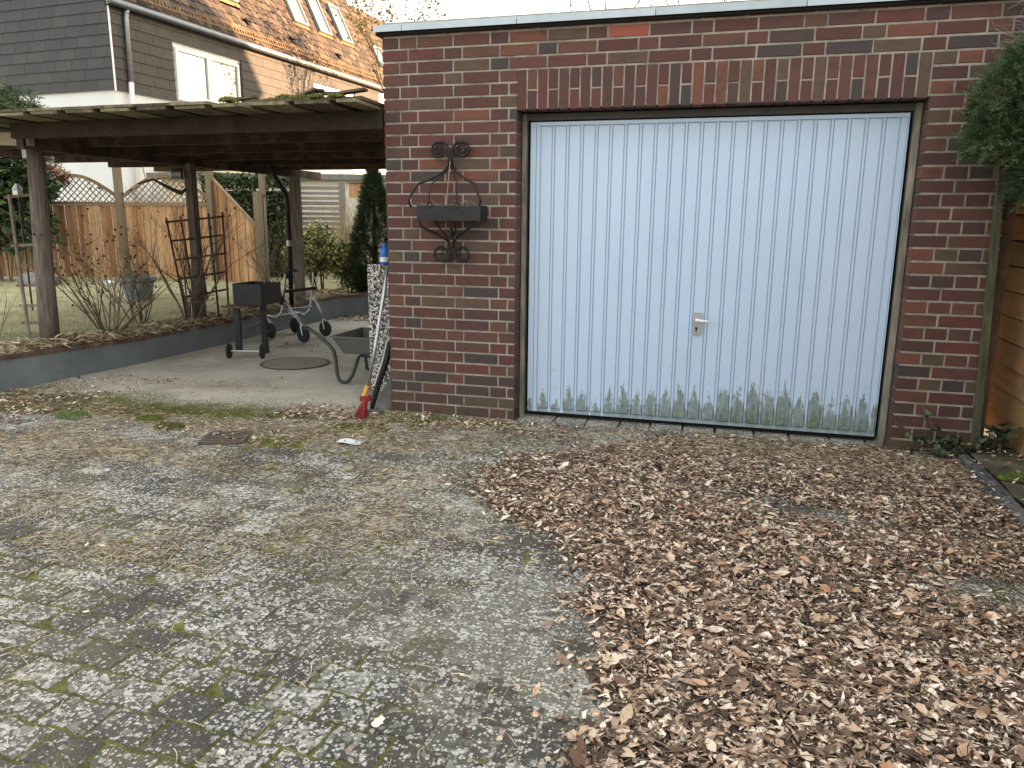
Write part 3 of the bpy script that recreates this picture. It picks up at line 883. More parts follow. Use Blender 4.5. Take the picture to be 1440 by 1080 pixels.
# ================================================================== IRON FLOWER HOLDER
fh = thing("flower_box_holder", (.50, -.01, 1.48), "black wrought iron scroll bracket with planter box on the brick wall left of the door", "wall planter")
def spiral(cx, cz, r0, r1, a0, turns, y, sgn=1, n=26):
    return [(cx+sgn*(r0+(r1-r0)*i/n)*math.cos(a0+turns*2*math.pi*i/n), y, cz+(r0+(r1-r0)*i/n)*math.sin(a0+turns*2*math.pi*i/n)) for i in range(n+1)]
cxm = .485
for sg in (-1, 1):
    y = -.035
    m = MB()
    path = [(cxm+sg*.012,y,1.66+.06),(cxm+sg*.010,y,1.78),(cxm+sg*.020,y,1.835),(cxm+sg*.045,y,1.868)]
    sp = spiral(cxm+sg*.080, 1.818, .055, .014, math.pi*.62, -1.75, y, sg)
    m.tube(path+sp[2:], [.0095]*4+[.0095-.002*i/24 for i in range(len(sp)-2)], 8)
    B(m, "scroll", M_black, fh, smooth=True)
    m = MB()
    m.tube([(cxm+sg*.012,y,1.72),(cxm+sg*.05,y-.02,1.672),(cxm+sg*.115,y-.05,1.632),(cxm+sg*.190,y-.09,1.600),(cxm+sg*.222,y-.12,1.545),(cxm+sg*.250,y-.13,1.490),(cxm+sg*.235,y-.12,1.448)], .0078, 8)
    B(m, "hanger_bar", M_black, fh, smooth=True)
    m = MB()
    m.tube([(cxm+sg*.010,y,1.70),(cxm+sg*.05,y-.06,1.64),(cxm+sg*.085,y-.12,1.60),(cxm+sg*.095,y-.15,1.53),(cxm+sg*.098,y-.15,1.475)]+spiral(cxm+sg*.094,1.462,.018,.018,0,.8,y-.15,sg,8), .0045, 6)
    B(m, "inner_bar", M_black, fh, smooth=True)
    m = MB()
    m.tube([(cxm+sg*.19,y-.11,1.36),(cxm+sg*.17,y-.10,1.32),(cxm+sg*.08,y-.05,1.275),(cxm+sg*.018,y,1.225),(cxm+sg*.012,y,1.17),(cxm+sg*.02,y,1.115),(cxm+sg*.05,y,1.092)]+
           spiral(cxm+sg*.072,1.142,.050,.044,-math.pi*.4,.95,y,sg,18), .0085, 8)
    B(m, "lower_scroll", M_black, fh, smooth=True)
    m = MB(); m.tube([(cxm+sg*.07,y-.12,1.362),(cxm+sg*.055,y-.06,1.31),(cxm+sg*.01,y,1.235)], .005, 6); B(m, "lower_bar", M_black, fh)
    m = MB(); m.tube(spiral(cxm+sg*.03,1.142,.036,.036,0,1,y-.004,sg,16), .0045, 6); B(m, "scroll_ring", M_black, fh, smooth=True)
m = MB(); m.lathe((cxm,-.035,1.255), [(.011,0),(.013,.03),(.011,.06)], 10); m.lathe((cxm,-.035,1.705), [(.013,0),(.015,.03),(.012,.06)], 10)
B(m, "collar", M_black, fh)
m = MB()
bx0, bx1, by0, by1, bz0, bz1 = .300,.738,-.185,-.035,1.372,1.460
m.box(bx0,bx1,by0,by0+.004,bz0,bz1); m.box(bx0,bx1,by1-.004,by1,bz0,bz1); m.box(bx0,bx0+.004,by0+.0041,by1-.0041,bz0,bz1); m.box(bx1-.004,bx1,by0+.0041,by1-.0041,bz0,bz1)
m.box(bx0+.0042,bx1-.0042,by0+.0042,by1-.0042,bz0+.02,bz0+.06)
n = 16
for i in range(n):      # scalloped lower rim
    xx = bx0+(i+.5)*(bx1-bx0)/n; rr = (bx1-bx0)/n/2
    pts_ = [(xx+rr*math.cos(t), by0-.0015, bz0-.012*math.sin(abs(t))) for t in [math.pi*q/6 for q in range(7)]]
    m.add(pts_+[(p[0], by0+.003, p[2]) for p in pts_], [tuple(range(7))[::-1]]+[(q, q+1, q+8, q+7) for q in range(6)])
B(m, "planter_box", M_box_iron, fh)
m = MB(); m.tube([(.475,-.10,1.44),(.482,-.08,1.60),(.487,-.05,1.74)], .0022, 5)
for q in range(26):
    xx = random.uniform(.32,.72); m.tube([(xx,-.11,1.435),(xx+random.uniform(-.03,.03),-.11,1.47),(xx+random.uniform(-.06,.06),-.12,1.465+random.uniform(0,.04))], .0012, 3)
B(m, "dry_stalks", M_bark_pale, fh)

# ================================================================== PERGOLA
pg = thing("pergola", (-3.2, 1.8, .3), "weathered brown wooden carport pergola with mossy board roof left of the garage", "pergola")
def post(pts_, w, name="post", mat=M_post):
    m = MB(); m.beam(pts_[0], pts_[1], w[0], w[1], (0,1,0)); return B(m, name, mat, pg)
m = MB(); m.tube([(-3.37,.32,.20),(-3.36,.33,.8),(-3.35,.35,1.4),(-3.345,.37,1.945)], [.082,.076,.070,.064], 12); B(m, "post", M_post, pg, smooth=True, label="round tapering grey log post at the lawn corner")
m = MB(); m.box(-3.41,-3.365,.300,.302,1.84,1.945); B(m, "bracket", M_galv, pg)
post([(-3.20,2.12,.20),(-3.20,2.12,1.925)], (.085,.085))
post([(-3.10,4.00,.20),(-3.10,4.00,1.90)], (.11,.10))
m = MB(); m.beam((-3.29,.18,1.950),(-3.23,4.85,1.946),.07,.095); B(m, "beam", M_wood_old, pg)
m = MB(); m.beam((-4.4,.24,2.020),(-3.235,.24,1.978),.06,.100); B(m, "cross_beam", M_beamlight, pg, label="short bleached grey beam on top of the log post")
m = MB(); m.beam((-3.17,.02,2.017),(-.012,.02,2.022),.045,.112); B(m, "fascia_board", M_wood_old, pg)
for yj in (.82,1.6,2.4,3.2,4.0):
    m = MB(); m.beam((-5.2,yj,2.022),(-.012,yj,2.026),.06,.100); B(m, "rafter", M_wood_old, pg)
x = -5.3
i = 0
while x < -.06:
    w = .232+random.uniform(-.012,.012)
    m = MB(); ye = 4.35+random.uniform(-.05,.05); yf = -.35+random.uniform(-.006,.006)
    z0 = 2.080+.004*(x+2)+random.uniform(0,.003)
    m.box(x, min(x+w, -.03), yf, ye, z0, z0+.020)
    B(m, "roof_board", M_board, pg)
    m = MB(); yf2 = -.352+random.uniform(-.006,.006)+(random.uniform(.0,.12) if x > -1.2 else 0); z0 += .0235
    m.box(x-.03, min(x+.302-.033, -.02), yf2, ye, z0, z0+.018+random.uniform(0,.002))
    B(m, "cover_board", M_board, pg)
    x += .302; i += 1
# broken boards and moss lumps near the garage
for (xx, yy, zz, a) in ((-.95,-.20,2.155,.3),(-.42,-.22,2.170,-.5),(-.25,-.15,2.178,.8),(-.12,-.25,2.165,.1),(-.62,-.1,2.175,1.2)):
    m = MB(); m.obox((xx,yy,zz), (math.cos(a),math.sin(a),.12), (-math.sin(a),math.cos(a),0), (0,0,1), .11,.04,.007); B(m, "broken_board", M_board, pg)
tuft = [([(0,0,0),(.35,.1,0),(.1,.35,0),(.12,.12,1)], [(0,1,3),(1,2,3),(2,0,3)]),
        ([(0,0,0),(.4,0,0),(.2,.3,0),(.35,.25,.8)], [(0,1,3),(1,2,3),(2,0,3)])]
P = []
for (cx_, cy_, r_) in ((-1.00,-.28,.045),(-.58,-.26,.05),(-.46,-.24,.055),(-.2,-.28,.04),(-.72,-.2,.035),(-.33,-.30,.035)):
    n = int(900*r_/.07); a = rng.normal(0,1,(n,3)); a /= np.linalg.norm(a,axis=1,keepdims=True); a *= rng.uniform(.3,1,(n,1))**.33*r_
    a[:,2] = np.abs(a[:,2])*.55+2.128; a[:,0] = a[:,0]*1.5+cx_; a[:,1] += cy_; P.append(a)
P = np.concatenate(P); me = scatter_mesh("moss_clump", tuft, P, rand_rot(len(P), .9), rng.uniform(.012,.022,len(P)))
link("moss_clumps", me, M_moss, pg, kind="stuff")

# rain pipe and round metal lamp on the pergola posts
dp = thing("black_downpipe", (-3.02,3.7,.3), "black rain downpipe with an offset bend beside the rear pergola post", "downpipe")
m = MB(); m.tube([(-3.05,3.42,2.03),(-3.05,3.44,1.93),(-3.05,3.47,1.88),(-3.05,3.70,1.68),(-3.05,3.725,1.62),(-3.05,3.72,1.0),(-3.05,3.70,.27)], .030, 12); B(m, "pipe", M_black, dp, smooth=True)
m = MB(); m.tube([(-3.05,3.722,1.1),(-3.05,3.722,1.03)], .036, 12); B(m, "pipe_clip", M_steel, dp)
lm = thing("spotlight", (-3.29,2.10,1.82), "round grey metal lamp fixed to the middle pergola post", "lamp")
m = MB(); m.lathe((-3.36,2.02,1.815), [(.045,0),(.056,.006),(.056,.10)], 20, (.8,.55,0)); B(m, "housing", M_steel, lm)
m = MB(); m.lathe((-3.275,2.082,1.815), [(.060,0),(.060,.018)], 20, (.8,.55,0)); B(m, "rim", M_black, lm)

# ================================================================== THINGS IN THE YARD
# manhole
mh = thing("manhole_cover", (-1.67,1.47,0), "round rusty manhole cover set in the concrete yard", "manhole cover")
m = MB(); m.lathe((-1.67,1.47,-.01), [(.30,0),(.30,.016),(.285,.018),(.280,.0155)], 40); B(m, "cover", M_cover, mh)
m = MB()
for r_, w_ in ((.318,.012),):
    N = 44; vs = []
    for q in range(N):
        t = 2*math.pi*q/N; vs += [(-1.67+(r_-w_)*math.cos(t),1.47+(r_-w_)*math.sin(t),.004),(-1.67+(r_+w_)*math.cos(t),1.47+(r_+w_)*math.sin(t),.004),(-1.67+(r_-w_)*math.cos(t),1.47+(r_-w_)*math.sin(t),-.02)]
    m.add(vs, [(3*q,3*q+1,3*((q+1)%N)+1,3*((q+1)%N)) for q in range(N)]+[(3*q,3*((q+1)%N),3*((q+1)%N)+2,3*q+2) for q in range(N)])
B(m, "frame_ring", M_iron_brown, mh)
# drain grate
dg = thing("drain_grate", (-.703,-.957,0), "small rusty slotted drain grate at the edge of the driveway", "drain grate")
gx, gy = -.703,-.957; ga = math.radians(20); ax = (math.cos(ga),math.sin(ga),0); ay = (-math.sin(ga),math.cos(ga),0)
m = MB(); m.obox((gx,gy,.001),ax,ay,(0,0,1),.125,.125,.004); B(m, "pit", M_dark, dg)
for q in range(7):
    m = MB(); c_ = Vector((gx,gy,.0095))+Vector(ay)*(-.102+q*.034); m.obox(c_,ax,ay,(0,0,1),.118,.0085,.005); B(m, "bar", M_iron_brown, dg)
m = MB()
for s_ in (-1,1):
    m.obox(Vector((gx,gy,.009))+Vector(ay)*s_*.128,ax,ay,(0,0,1),.128,.010,.006); m.obox(Vector((gx,gy,.0085))+Vector(ax)*s_*.128,ax,ay,(0,0,1),.010,.117,.006)
B(m, "rim", M_iron_brown, dg)
# paper
m = MB(); pa = math.radians(8); cx_, cy_ = .093,-.835
vs = []
for j in range(5):
    for i in range(7):
        u_ = (i/6-.5)*.155; v_ = (j/4-.5)*.115
        vs.append((cx_+u_*math.cos(pa)-v_*math.sin(pa), cy_+u_*math.sin(pa)+v_*math.cos(pa), .013+.006*math.sin(i*.9)+(.008 if j == 0 else 0)))
m.add(vs, [(j*7+i,j*7+i+1,(j+1)*7+i+1,(j+1)*7+i) for j in range(4) for i in range(6)])
po = B(m, "paper_sheet", M_paper, smooth=True, label="white sheet of paper lying on the driveway near the brooms", cat="paper")

# washed aggregate slab
sl = thing("aggregate_slab", (-.12,.22,0), "black and white exposed aggregate slab standing against the garage corner", "slab")
m = MB(); m.box(-.255,-.004,.200,.245,.10,1.045); B(m, "slab", M_aggr, sl)
m = MB(); m.box(-.31,-.006,.17,.30,-.02,.098); B(m, "foot_block", M_stone, sl)
bo = thing("bottle", (-.115,.222,1.045), "blue plastic bottle standing on top of the aggregate slab", "bottle")
m = MB(); m.lathe((-.125,.222,1.0455), [(.030,0),(.034,.004),(.034,.10),(.030,.112),(.020,.122),(.018,.126)], 20); B(m, "bottle_body", M_blue, bo, smooth=True)
m = MB(); m.lathe((-.125,.222,1.172), [(.019,0),(.019,.026),(.015,.028)], 16); B(m, "cap", M_blue, bo)
m = MB()
for q in range(7):
    t = math.pi*(1.15+q*.12)
    if q < 6:
        t2 = math.pi*(1.15+(q+1)*.12)
        m.add([(-.125+.0347*math.cos(t),.222+.0347*math.sin(t),1.065),(-.125+.0347*math.cos(t2),.222+.0347*math.sin(t2),1.065),(-.125+.0347*math.cos(t2),.222+.0347*math.sin(t2),1.100),(-.125+.0347*math.cos(t),.222+.0347*math.sin(t),1.100)],[(0,1,2,3)])
B(m, "sticker", M_white, bo)

# broom
br = thing("broom", (-.10,-.20,0), "red bristle broom with yellow socket and grey metal handle leaning on the slab", "broom")
m = MB(); m.tube([(-.122,-.125,.19),(-.085,-.05,.50),(-.052,.012,.80),(-.030,.055,1.035)], .0125, 10); B(m, "handle", M_steel, br, smooth=True)
m = MB(); m.tube([(-.150,-.165,.10),(-.122,-.125,.21)], [.020,.016], 10); B(m, "socket", M_yellow, br)
m = MB()
for q in range(170):
    u_ = random.uniform(-.045,.045); v_ = random.uniform(-.018,.018)
    b0 = Vector((-.128+u_*.25,-.158+v_,.125+u_*.3)); b1 = Vector((-.118+u_*.9,-.250+v_*1.5+random.uniform(-.01,.01),.004+random.uniform(0,.01)+abs(u_)*.05))
    m.tube([b0,b1], [.0035,.0022], 3, cap=False)
m.obox((-.125,-.16,.125),(1,.1,.1),(-.1,1,0),(0,0,1),.035,.020,.02)
B(m, "bristles", M_red, br)
m = MB(); m.tube([(-.20,-.19,.01),(-.165,-.175,.07)], .012, 6); B(m, "wooden_wedge", M_lattice, br)
sh = thing("black_pole", (-.08,.05,0), "thick black curved pole leaning behind the broom against the brick corner", "pole")
m = MB(); m.tube([(-.018,.045,.50),(-.05,.03,.36),(-.10,-.01,.19),(-.125,-.05,.05),(-.13,-.055,.004)], [.024,.026,.024,.018,.014], 10); B(m, "shaft", M_black, sh, smooth=True)
m = MB(); m.tube([(-.030,.020,.505),(-.062,.004,.365),(-.112,-.037,.19)], .006, 6); B(m, "highlight_strip", M_steel, sh)  # bright strip stands in for the highlight along the black shaft
pk = MB(); pk.add([(-.20,.06,.0),(-.006,.06,.0),(-.006,.06,.27),(-.20,.078,.0),(-.006,.078,.0),(-.006,.078,.27),(-.215,.055,.002),(-.012,.055,.29)],
                  [(0,1,2),(3,5,4),(0,2,5,3),(0,3,4,1)])
B(pk, "grey_plank", M_stone, label="grey slanted board leaning at the foot of the garage corner", cat="board")
m = MB(); m.tube([(-.17,-.10,.016),(-.10,-.07,.018),(-.035,-.05,.016)], .012, 8); B(m, "pipe_piece", M_plastic_grey, label="short pale grey pipe piece on the ground by the garage corner", cat="pipe")

# wheelbarrow
wb = thing("wheelbarrow", (-.75,.76,0), "grey plastic wheelbarrow with dark green tube frame behind the slab", "wheelbarrow")
def tray():
    top = [(-.885,.775,.392),(-.03,.775,.392),(-.03,1.30,.392),(-.885,1.34,.392)]
    bot = [(-.815,.845,.245),(-.14,.845,.245),(-.14,1.22,.245),(-.815,1.22,.245)]
    def shrink(ps, k, dz): 
        cx_ = sum(p[0] for p in ps)/4; cy_ = sum(p[1] for p in ps)/4
        return [(cx_+(p[0]-cx_)*k, cy_+(p[1]-cy_)*k, p[2]+dz) for p in ps]
    rim = [(p[0]*1.0+(-.014 if p[0] < -.5 else .014), p[1]+(-.014 if p[1] < 1 else .014), p[2]) for p in top]
    m = MB()
    rings = [bot, top, rim, [(p[0],p[1],p[2]+.010) for p in rim], shrink(top,.985,.010), shrink(bot,.97,.012)]
    vs = [v for r_ in rings for v in r_]; fs = [(3,2,1,0)]
    for q in range(len(rings)-1):
        for i in range(4):
            k_ = (i+1)%4; fs.append((q*4+i,q*4+k_,(q+1)*4+k_,(q+1)*4+i))
    o = (len(rings)-1)*4; fs.append((o,o+1,o+2,o+3)); m.add(vs, fs); return m
B(tray(), "tray", M_plastic_grey, wb)
m = MB(); m.tube([(-1.14,.77,.462),(-1.09,.765,.455),(-1.0,.76,.405),(-.90,.76,.325),(-.862,.76,.275),(-.848,.76,.20),(-.840,.76,.08),(-.820,.755,.030),(-.775,.752,.014),(-.735,.755,.028),(-.70,.765,.08),(-.660,.80,.22),(-.655,.84,.238),(-.2,.90,.232),(.05,1.0,.15)], .0155, 10)
B(m, "frame", M_green_tube, wb, smooth=True)
m = MB(); m.tube([(-1.155,.77,.462),(-1.10,.767,.457)], .020, 10); B(m, "grip", M_rubber, wb)
m = MB(); m.tube([(-.660,1.22,.235),(-.70,1.26,.08),(-.735,1.27,.028),(-.775,1.27,.014),(-.81,1.26,.04),(-.82,1.24,.236)], .0155, 8); B(m, "rear_leg", M_green_tube, wb, smooth=True)
m = MB(); m.lathe((.10,1.0,.17), [(.10,-.04),(.165,-.03),(.17,0),(.165,.03),(.10,.04)], 24, (0,1,0)); B(m, "wheel", M_rubber, wb)
lg = MB(); lg.tube([(-.55,1.10,.34),(-.30,.98,.42),(-.10,.95,.44)], [.04,.045,.04], 9); B(lg, "firewood_log", M_lattice, label="cut log lying in the wheelbarrow tray", cat="log")
gl = MB(); gl.tube([(-.66,1.16,.40),(-.60,1.13,.405),(-.45,1.08,.41),(-.35,1.06,.40)], [.022,.028,.028,.03], 8); B(gl, "dark_tool", M_rubber, label="black tool handle lying in the wheelbarrow", cat="tool")

# charcoal grill on wheels
gr = thing("barbecue", (-2.25,1.8,0), "black box charcoal barbecue on two flat legs with wheels in the yard", "barbecue")
def sheet_box(x0,x1,y0,y1,z0,z1,t=.004, back=.0):
    m = MB(); m.box(x0,x1,y0,y0+t,z0,z1); m.box(x0,x1,y1-t,y1,z0,z1+back); m.box(x0,x0+t,y0+t+.0002,y1-t-.0002,z0,z1); m.box(x1-t,x1,y0+t+.0002,y1-t-.0002,z0,z1); m.box(x0+t,x1-t,y0+t,y1-t,z0+.01,z0+.014); return m
B(sheet_box(-2.41,-2.095,1.60,1.96,.53,.735), "fire_box", M_grill, gr)
for (xx, ll) in ((-2.12,.14),(-2.19,.07),(-2.28,.05)):
    B(MB().tube([(xx,1.952,.745)]+[(xx+(.005 if q % 2 else -.005),1.950,.74-ll*q/8) for q in range(9)], .004, 5), "hook_strip", M_steel, gr)
m = MB(); m.box(-2.435,-2.125,1.43,1.60,.512,.530); B(m, "shelf", M_rust, gr)
for (xx,yy,zb) in ((-2.35,1.56,.075),(-2.29,1.92,.0)):
    m = MB(); m.box(xx-.032,xx+.032,yy-.014,yy+.014,zb,.528); B(m, "leg", M_grill, gr)
m = MB(); m.tube([(-2.32,1.58,.30),(-2.28,1.90,.34)], .008, 8); B(m, "strut", M_steel, gr)
m = MB(); m.tube([(-2.44,1.50,.075),(-2.09,1.585,.075)], .010, 8); B(m, "axle", M_steel, gr)
for (xx,yy) in ((-2.425,1.50),(-2.105,1.585)):
    w_ = B(MB().lathe((xx-.012,yy-.003,.075), [(.055,0),(.074,.004),(.074,.020),(.055,.024)], 22, (.97,.24,0)), "wheel", M_rubber, gr)
    B(MB().lathe((xx-.016,yy-.004,.075), [(.018,0),(.018,.032)], 12, (.97,.24,0)), "hub", M_grill, w_)
m = MB(); m.box(-2.32,-2.26,1.89,1.95,.0,.012); B(m, "foot", M_grill, gr)

# rollator
ro = thing("rollator", (-2.5,2.9,0), "grey wheeled walking frame with black seat bar in front of the low wall", "walking frame")
def rwheel(x, y, ax_=(.35,.93,0)):
    c_ = Vector((x,y,.092)); a_ = Vector(ax_).normalized()
    t_ = B(MB().lathe(c_-a_*.016, [(.050,.0),(.078,.001),(.092,.008),(.092,.024),(.078,.031),(.050,.032)], 26, a_), "wheel", M_rubber, ro, smooth=False)
    B(MB().lathe(c_-a_*.019, [(.014,0),(.05,.004),(.05,.034),(.014,.038)], 14, a_), "rim", M_grill, t_)
    B(MB().lathe(c_-a_*.024, [(.012,0),(.012,.048)], 10, a_), "hub", M_steel, t_)
W1 = (-2.25,2.61); W2 = (-2.26,3.12); W3 = (-2.76,2.76); W4 = (-2.74,3.24)
for w_ in (W1,W2): rwheel(*w_, ax_=(.25,.97,0))
for w_ in (W3,W4): rwheel(*w_, ax_=(.45,.9,0))
for (hx,hy,fw_,rw_) in ((-2.56,2.82,W1,W3),(-2.40,3.17,W2,W4)):
    m = MB(); m.tube([(hx+.02,hy,.79),(hx-.005,hy,.76),(hx-.035,hy,.55),(hx-.06,hy,.40),(hx-.085,hy-.005,.30),(hx-.14,hy-.02,.245),(rw_[0]-.10,rw_[1]+.02,.27),(rw_[0]-.09,rw_[1]+.03,.245),(rw_[0]+.0,rw_[1]+.03,.17),(rw_[0],rw_[1]+.02,.10)], .0135, 9); B(m, "rear_frame", M_steel, ro, smooth=True)
    m = MB(); m.tube([(hx-.045,hy,.46),(hx+.02,hy-.02,.40),((hx+fw_[0])/2,(hy+fw_[1])/2,.30),(fw_[0]-.03,fw_[1]+.02,.20)], .0135, 9); B(m, "front_frame", M_steel, ro, smooth=True)
    m = MB(); m.tube([(fw_[0]-.03,fw_[1]+.02,.205),(fw_[0]-.022,fw_[1]+.02,.185)], .024, 10)
    m.tube([(fw_[0]-.022,fw_[1]-.022,.19),(fw_[0],fw_[1]-.026,.092)], .008, 6); m.tube([(fw_[0]-.022,fw_[1]+.022,.19),(fw_[0],fw_[1]+.026,.092)], .008, 6); B(m, "fork", M_steel, ro)
    m = MB(); m.tube([(hx-.01,hy,.785),(hx+.05,hy-.005,.795),(hx+.15,hy-.015,.792)], [.014,.016,.015], 10); m.tube([(hx+.0,hy,.77),(hx+.02,hy-.005,.735),(hx+.015,hy,.70)], [.02,.024,.012], 8); B(m, "grip", M_rubber, ro, smooth=True)
    m = MB(); m.tube([(hx+.0,hy,.74),(hx+.05,hy-.02,.66),(hx-.02,hy-.03,.54)], .004, 5); B(m, "brake_cable", M_black, ro)
m = MB(); m.beam((-2.60,2.82,.545),(-2.40,3.17,.565),.055,.030); B(m, "seat_bar", M_rubber, ro)
m = MB(); m.tube([(-2.62,2.81,.34),(-2.44,3.15,.34)], .010, 8); m.tube([(-2.72,2.80,.262),(-2.62,3.18,.262)], .010, 8); B(m, "cross_bar", M_steel, ro)
m = MB(); m.tube([(-2.640,2.79,.43),(-2.625,2.79,.40),(-2.62,2.79,.50),(-2.63,2.79,.53)], [.02,.028,.028,.02], 10); B(m, "folding_joint", M_rubber, ro)
m = MB(); m.tube([( -2.64+.045*math.cos(t), 2.775, .52+.045*math.sin(t)) for t in [2*math.pi*q/14 for q in range(14)]], .006, 6, closed=True); B(m, "cable_loop", M_white, ro)

# ================================================================== GARDEN THINGS
def trellis(name, label, stakes, rungs, r_=.013, mat=M_wood_old, group=None):
    t = thing(name, stakes[0][0], label, "trellis", group)
    for a, b in stakes: B(MB().tube([a,b], r_, 6), "stake", mat, t)
    for a, b in rungs: B(MB().beam(a,b,.012,.022), "rung", mat, t)
    return t
lx = lambda t: Vector((-4.115,.762,1.56)).lerp(Vector((-3.86,.555,.28)), t)
rx = lambda t: Vector((-3.86,.80,1.60)).lerp(Vector((-3.72,.60,.28)), t)
trellis("ladder_trellis", "narrow wooden ladder trellis standing beside the round log post", [(lx(0),lx(1)),(rx(.3),rx(1))],
        [(lx(t)-Vector((.06,0,0)), rx(max(t,0))+Vector((.10,0,0))) for t in (.02,.36,.50,.64,.78,.90)], .016, M_post)
def grid_trellis():
    tl, tr, bl, br_ = Vector((-3.43,1.98,1.335)),Vector((-2.93,2.24,1.40)),Vector((-3.20,1.90,.52)),Vector((-2.86,2.14,.60))
    st = [(tl.lerp(tr,f)+Vector((0,0,.03)), bl.lerp(br_,f)-Vector((0,0,.04 if f not in (0,.25,.75,1) else .25))) for f in (0,.25,.5,.75,1)]
    rg = [(tl.lerp(bl,f)-Vector((.02,0,0)), tr.lerp(br_,f)+Vector((.02,0,0))) for f in (.02,.26,.5,.74,.97)]
    return st, rg
st, rg = grid_trellis()
trellis("grid_trellis", "dark brown fan shaped grid trellis behind the middle pergola post", st, rg, .011)

# lantern on a stake and the small items on the lawn
ln = thing("garden_lantern", (-5.35,2.0,.3), "small glass garden lantern on a thin crossbar at the left edge", "lantern")
m = MB(); m.box(-5.415,-5.345,1.97,2.04,1.60,1.66); B(m, "glass_body", M_white, ln)
m = MB(); m.lathe((-5.38,2.005,1.662), [(.055,0),(.03,.035),(.015,.06)], 8); B(m, "roof", M_galv, ln)
m = MB(); m.tube([(-5.38,2.01,.27),(-5.38,2.01,1.60)], .010, 6); B(m, "stake", M_black, ln)
pt = thing("plant_pot", (-5.0,3.5,.3), "blue grey plastic tub with pale stalks standing on the lawn", "plant pot")
pc = Vector((-5.17,3.45,.30))
m = MB(); m.lathe(pc, [(.15,0),(.21,.25),(.235,.26),(.235,.30),(.215,.30),(.205,.26)], 28); B(m, "tub", M_potblue, pt, smooth=False)
m = MB(); m.lathe(pc+Vector((0,0,.24)), [(.23,0),(.22,.03)], 20); B(m, "soil", M_mould, pt)
m = MB()
for q in range(26):
    a_ = random.uniform(0,6.28); rr_ = random.uniform(0,.17); b0 = pc+Vector((rr_*math.cos(a_), rr_*math.sin(a_), .27)); m.tube([b0, b0+Vector((random.uniform(-.05,.05),random.uniform(-.05,.05),random.uniform(.08,.26)))], .004, 4)
B(m, "stalks", M_bark_pale, pt)
def rock(name, c_, r_, label, mat=M_stone, cat="stone"):
    m = MB(); n1, n2 = 7, 12; vs = []
    for i in range(n1+1):
        ph = math.pi*i/n1
        for k_ in range(n2):
            t = 2*math.pi*k_/n2; q = 1+.14*math.sin(3*t+i)+.1*random.uniform(-1,1)
            vs.append((c_[0]+r_[0]*q*math.sin(ph)*math.cos(t), c_[1]+r_[1]*q*math.sin(ph)*math.sin(t), c_[2]+r_[2]*math.cos(ph)))
    m.add(vs, [(i*n2+k_,(i+1)*n2+k_,(i+1)*n2+(k_+1)%n2,i*n2+(k_+1)%n2) for i in range(n1) for k_ in range(n2)])
    return B(m, name, mat, smooth=True, label=label, cat=cat)
rock("grey_boulder", (-8.0,4.6,.38), (.36,.25,.16), "flat grey boulder on the lawn in front of the orange fence")
rock("white_stone", (-6.95,4.85,.36), (.09,.07,.05), "small white lump on the lawn beside the grey boulder", M_white)

# arched fence at the back of the lawn
FA = Vector((-8.95,5.52,0)); FB = Vector((-6.08,6.32,0)); fd = (FB-FA).normalized()
fn = Vector((-fd.y, fd.x, 0))
def fpt(u_, z, off=0): return FA+fd*u_+fn*off+Vector((0,0,z))
# posts in fence coordinate u
def fence_u(px_x):  # linear interpolation of the measured posts
    return px_x
U = {"p0":-.05, "p1":1.46, "p2":2.98}
PW_ = [(-1.57,-.05),(-.05,1.46),(1.46,2.98)]
af = thing("arched_fence", FA, "orange brown board fence with arched lattice tops along the back of the lawn", "fence")
for u_, ztop in ((-1.57,2.05),(-.05,2.25),(1.46,2.27),(2.98,2.22)):
    m = MB(); m.beam(fpt(u_,.15,-.02), fpt(u_+(.0),ztop,-.02), .10,.10,(0,1,0)); B(m, "post", M_fence_post, af)
for (a_, b_) in PW_:
    a2, b2 = a_+.07, b_-.07; L_ = b2-a2
    n = 14
    for i in range(n):
        u0 = a2+L_*i/n; m = MB(); off = .012 if i % 2 else 0
        m.obox(fpt(u0+L_/n/2, (.36+1.56)/2, off), fd, fn, (0,0,1), L_/n/2-.004, .010, (1.56-.36)/2); B(m, "board", M_fence, af)
    m = MB(); m.obox(fpt((a2+b2)/2,1.59,0), fd, fn, (0,0,1), L_/2,.028,.028); B(m, "rail", M_lattice, af)
    arc = lambda f: 1.72+.32*math.sin(math.pi*f)
    pts_ = [fpt(a2+L_*f, arc(f)) for f in [q/16 for q in range(17)]]
    m = MB()
    for p, q in zip(pts_[:-1], pts_[1:]): m.beam(p, q+(q-p)*.05, .045, .05)
    B(m, "arch_rail", M_lattice, af)
    for s_ in (-1, 1):
        for q in range(-4, 20):
            u0 = a2+q*.105
            seg = []
            for t in [w*.01 for w in range(0, 60)]:
                uu = u0+s_*t; zz = 1.61+t
                if a2 < uu < b2 and zz < arc((uu-a2)/L_): seg.append((uu, zz))
                elif seg: break
            if len(seg) > 4:
                m = MB(); m.beam(fpt(*seg[0], .006*s_), fpt(*seg[-1], .006*s_), .008, .026, tuple(fn)); B(m, "lattice_slat", M_lattice, af)
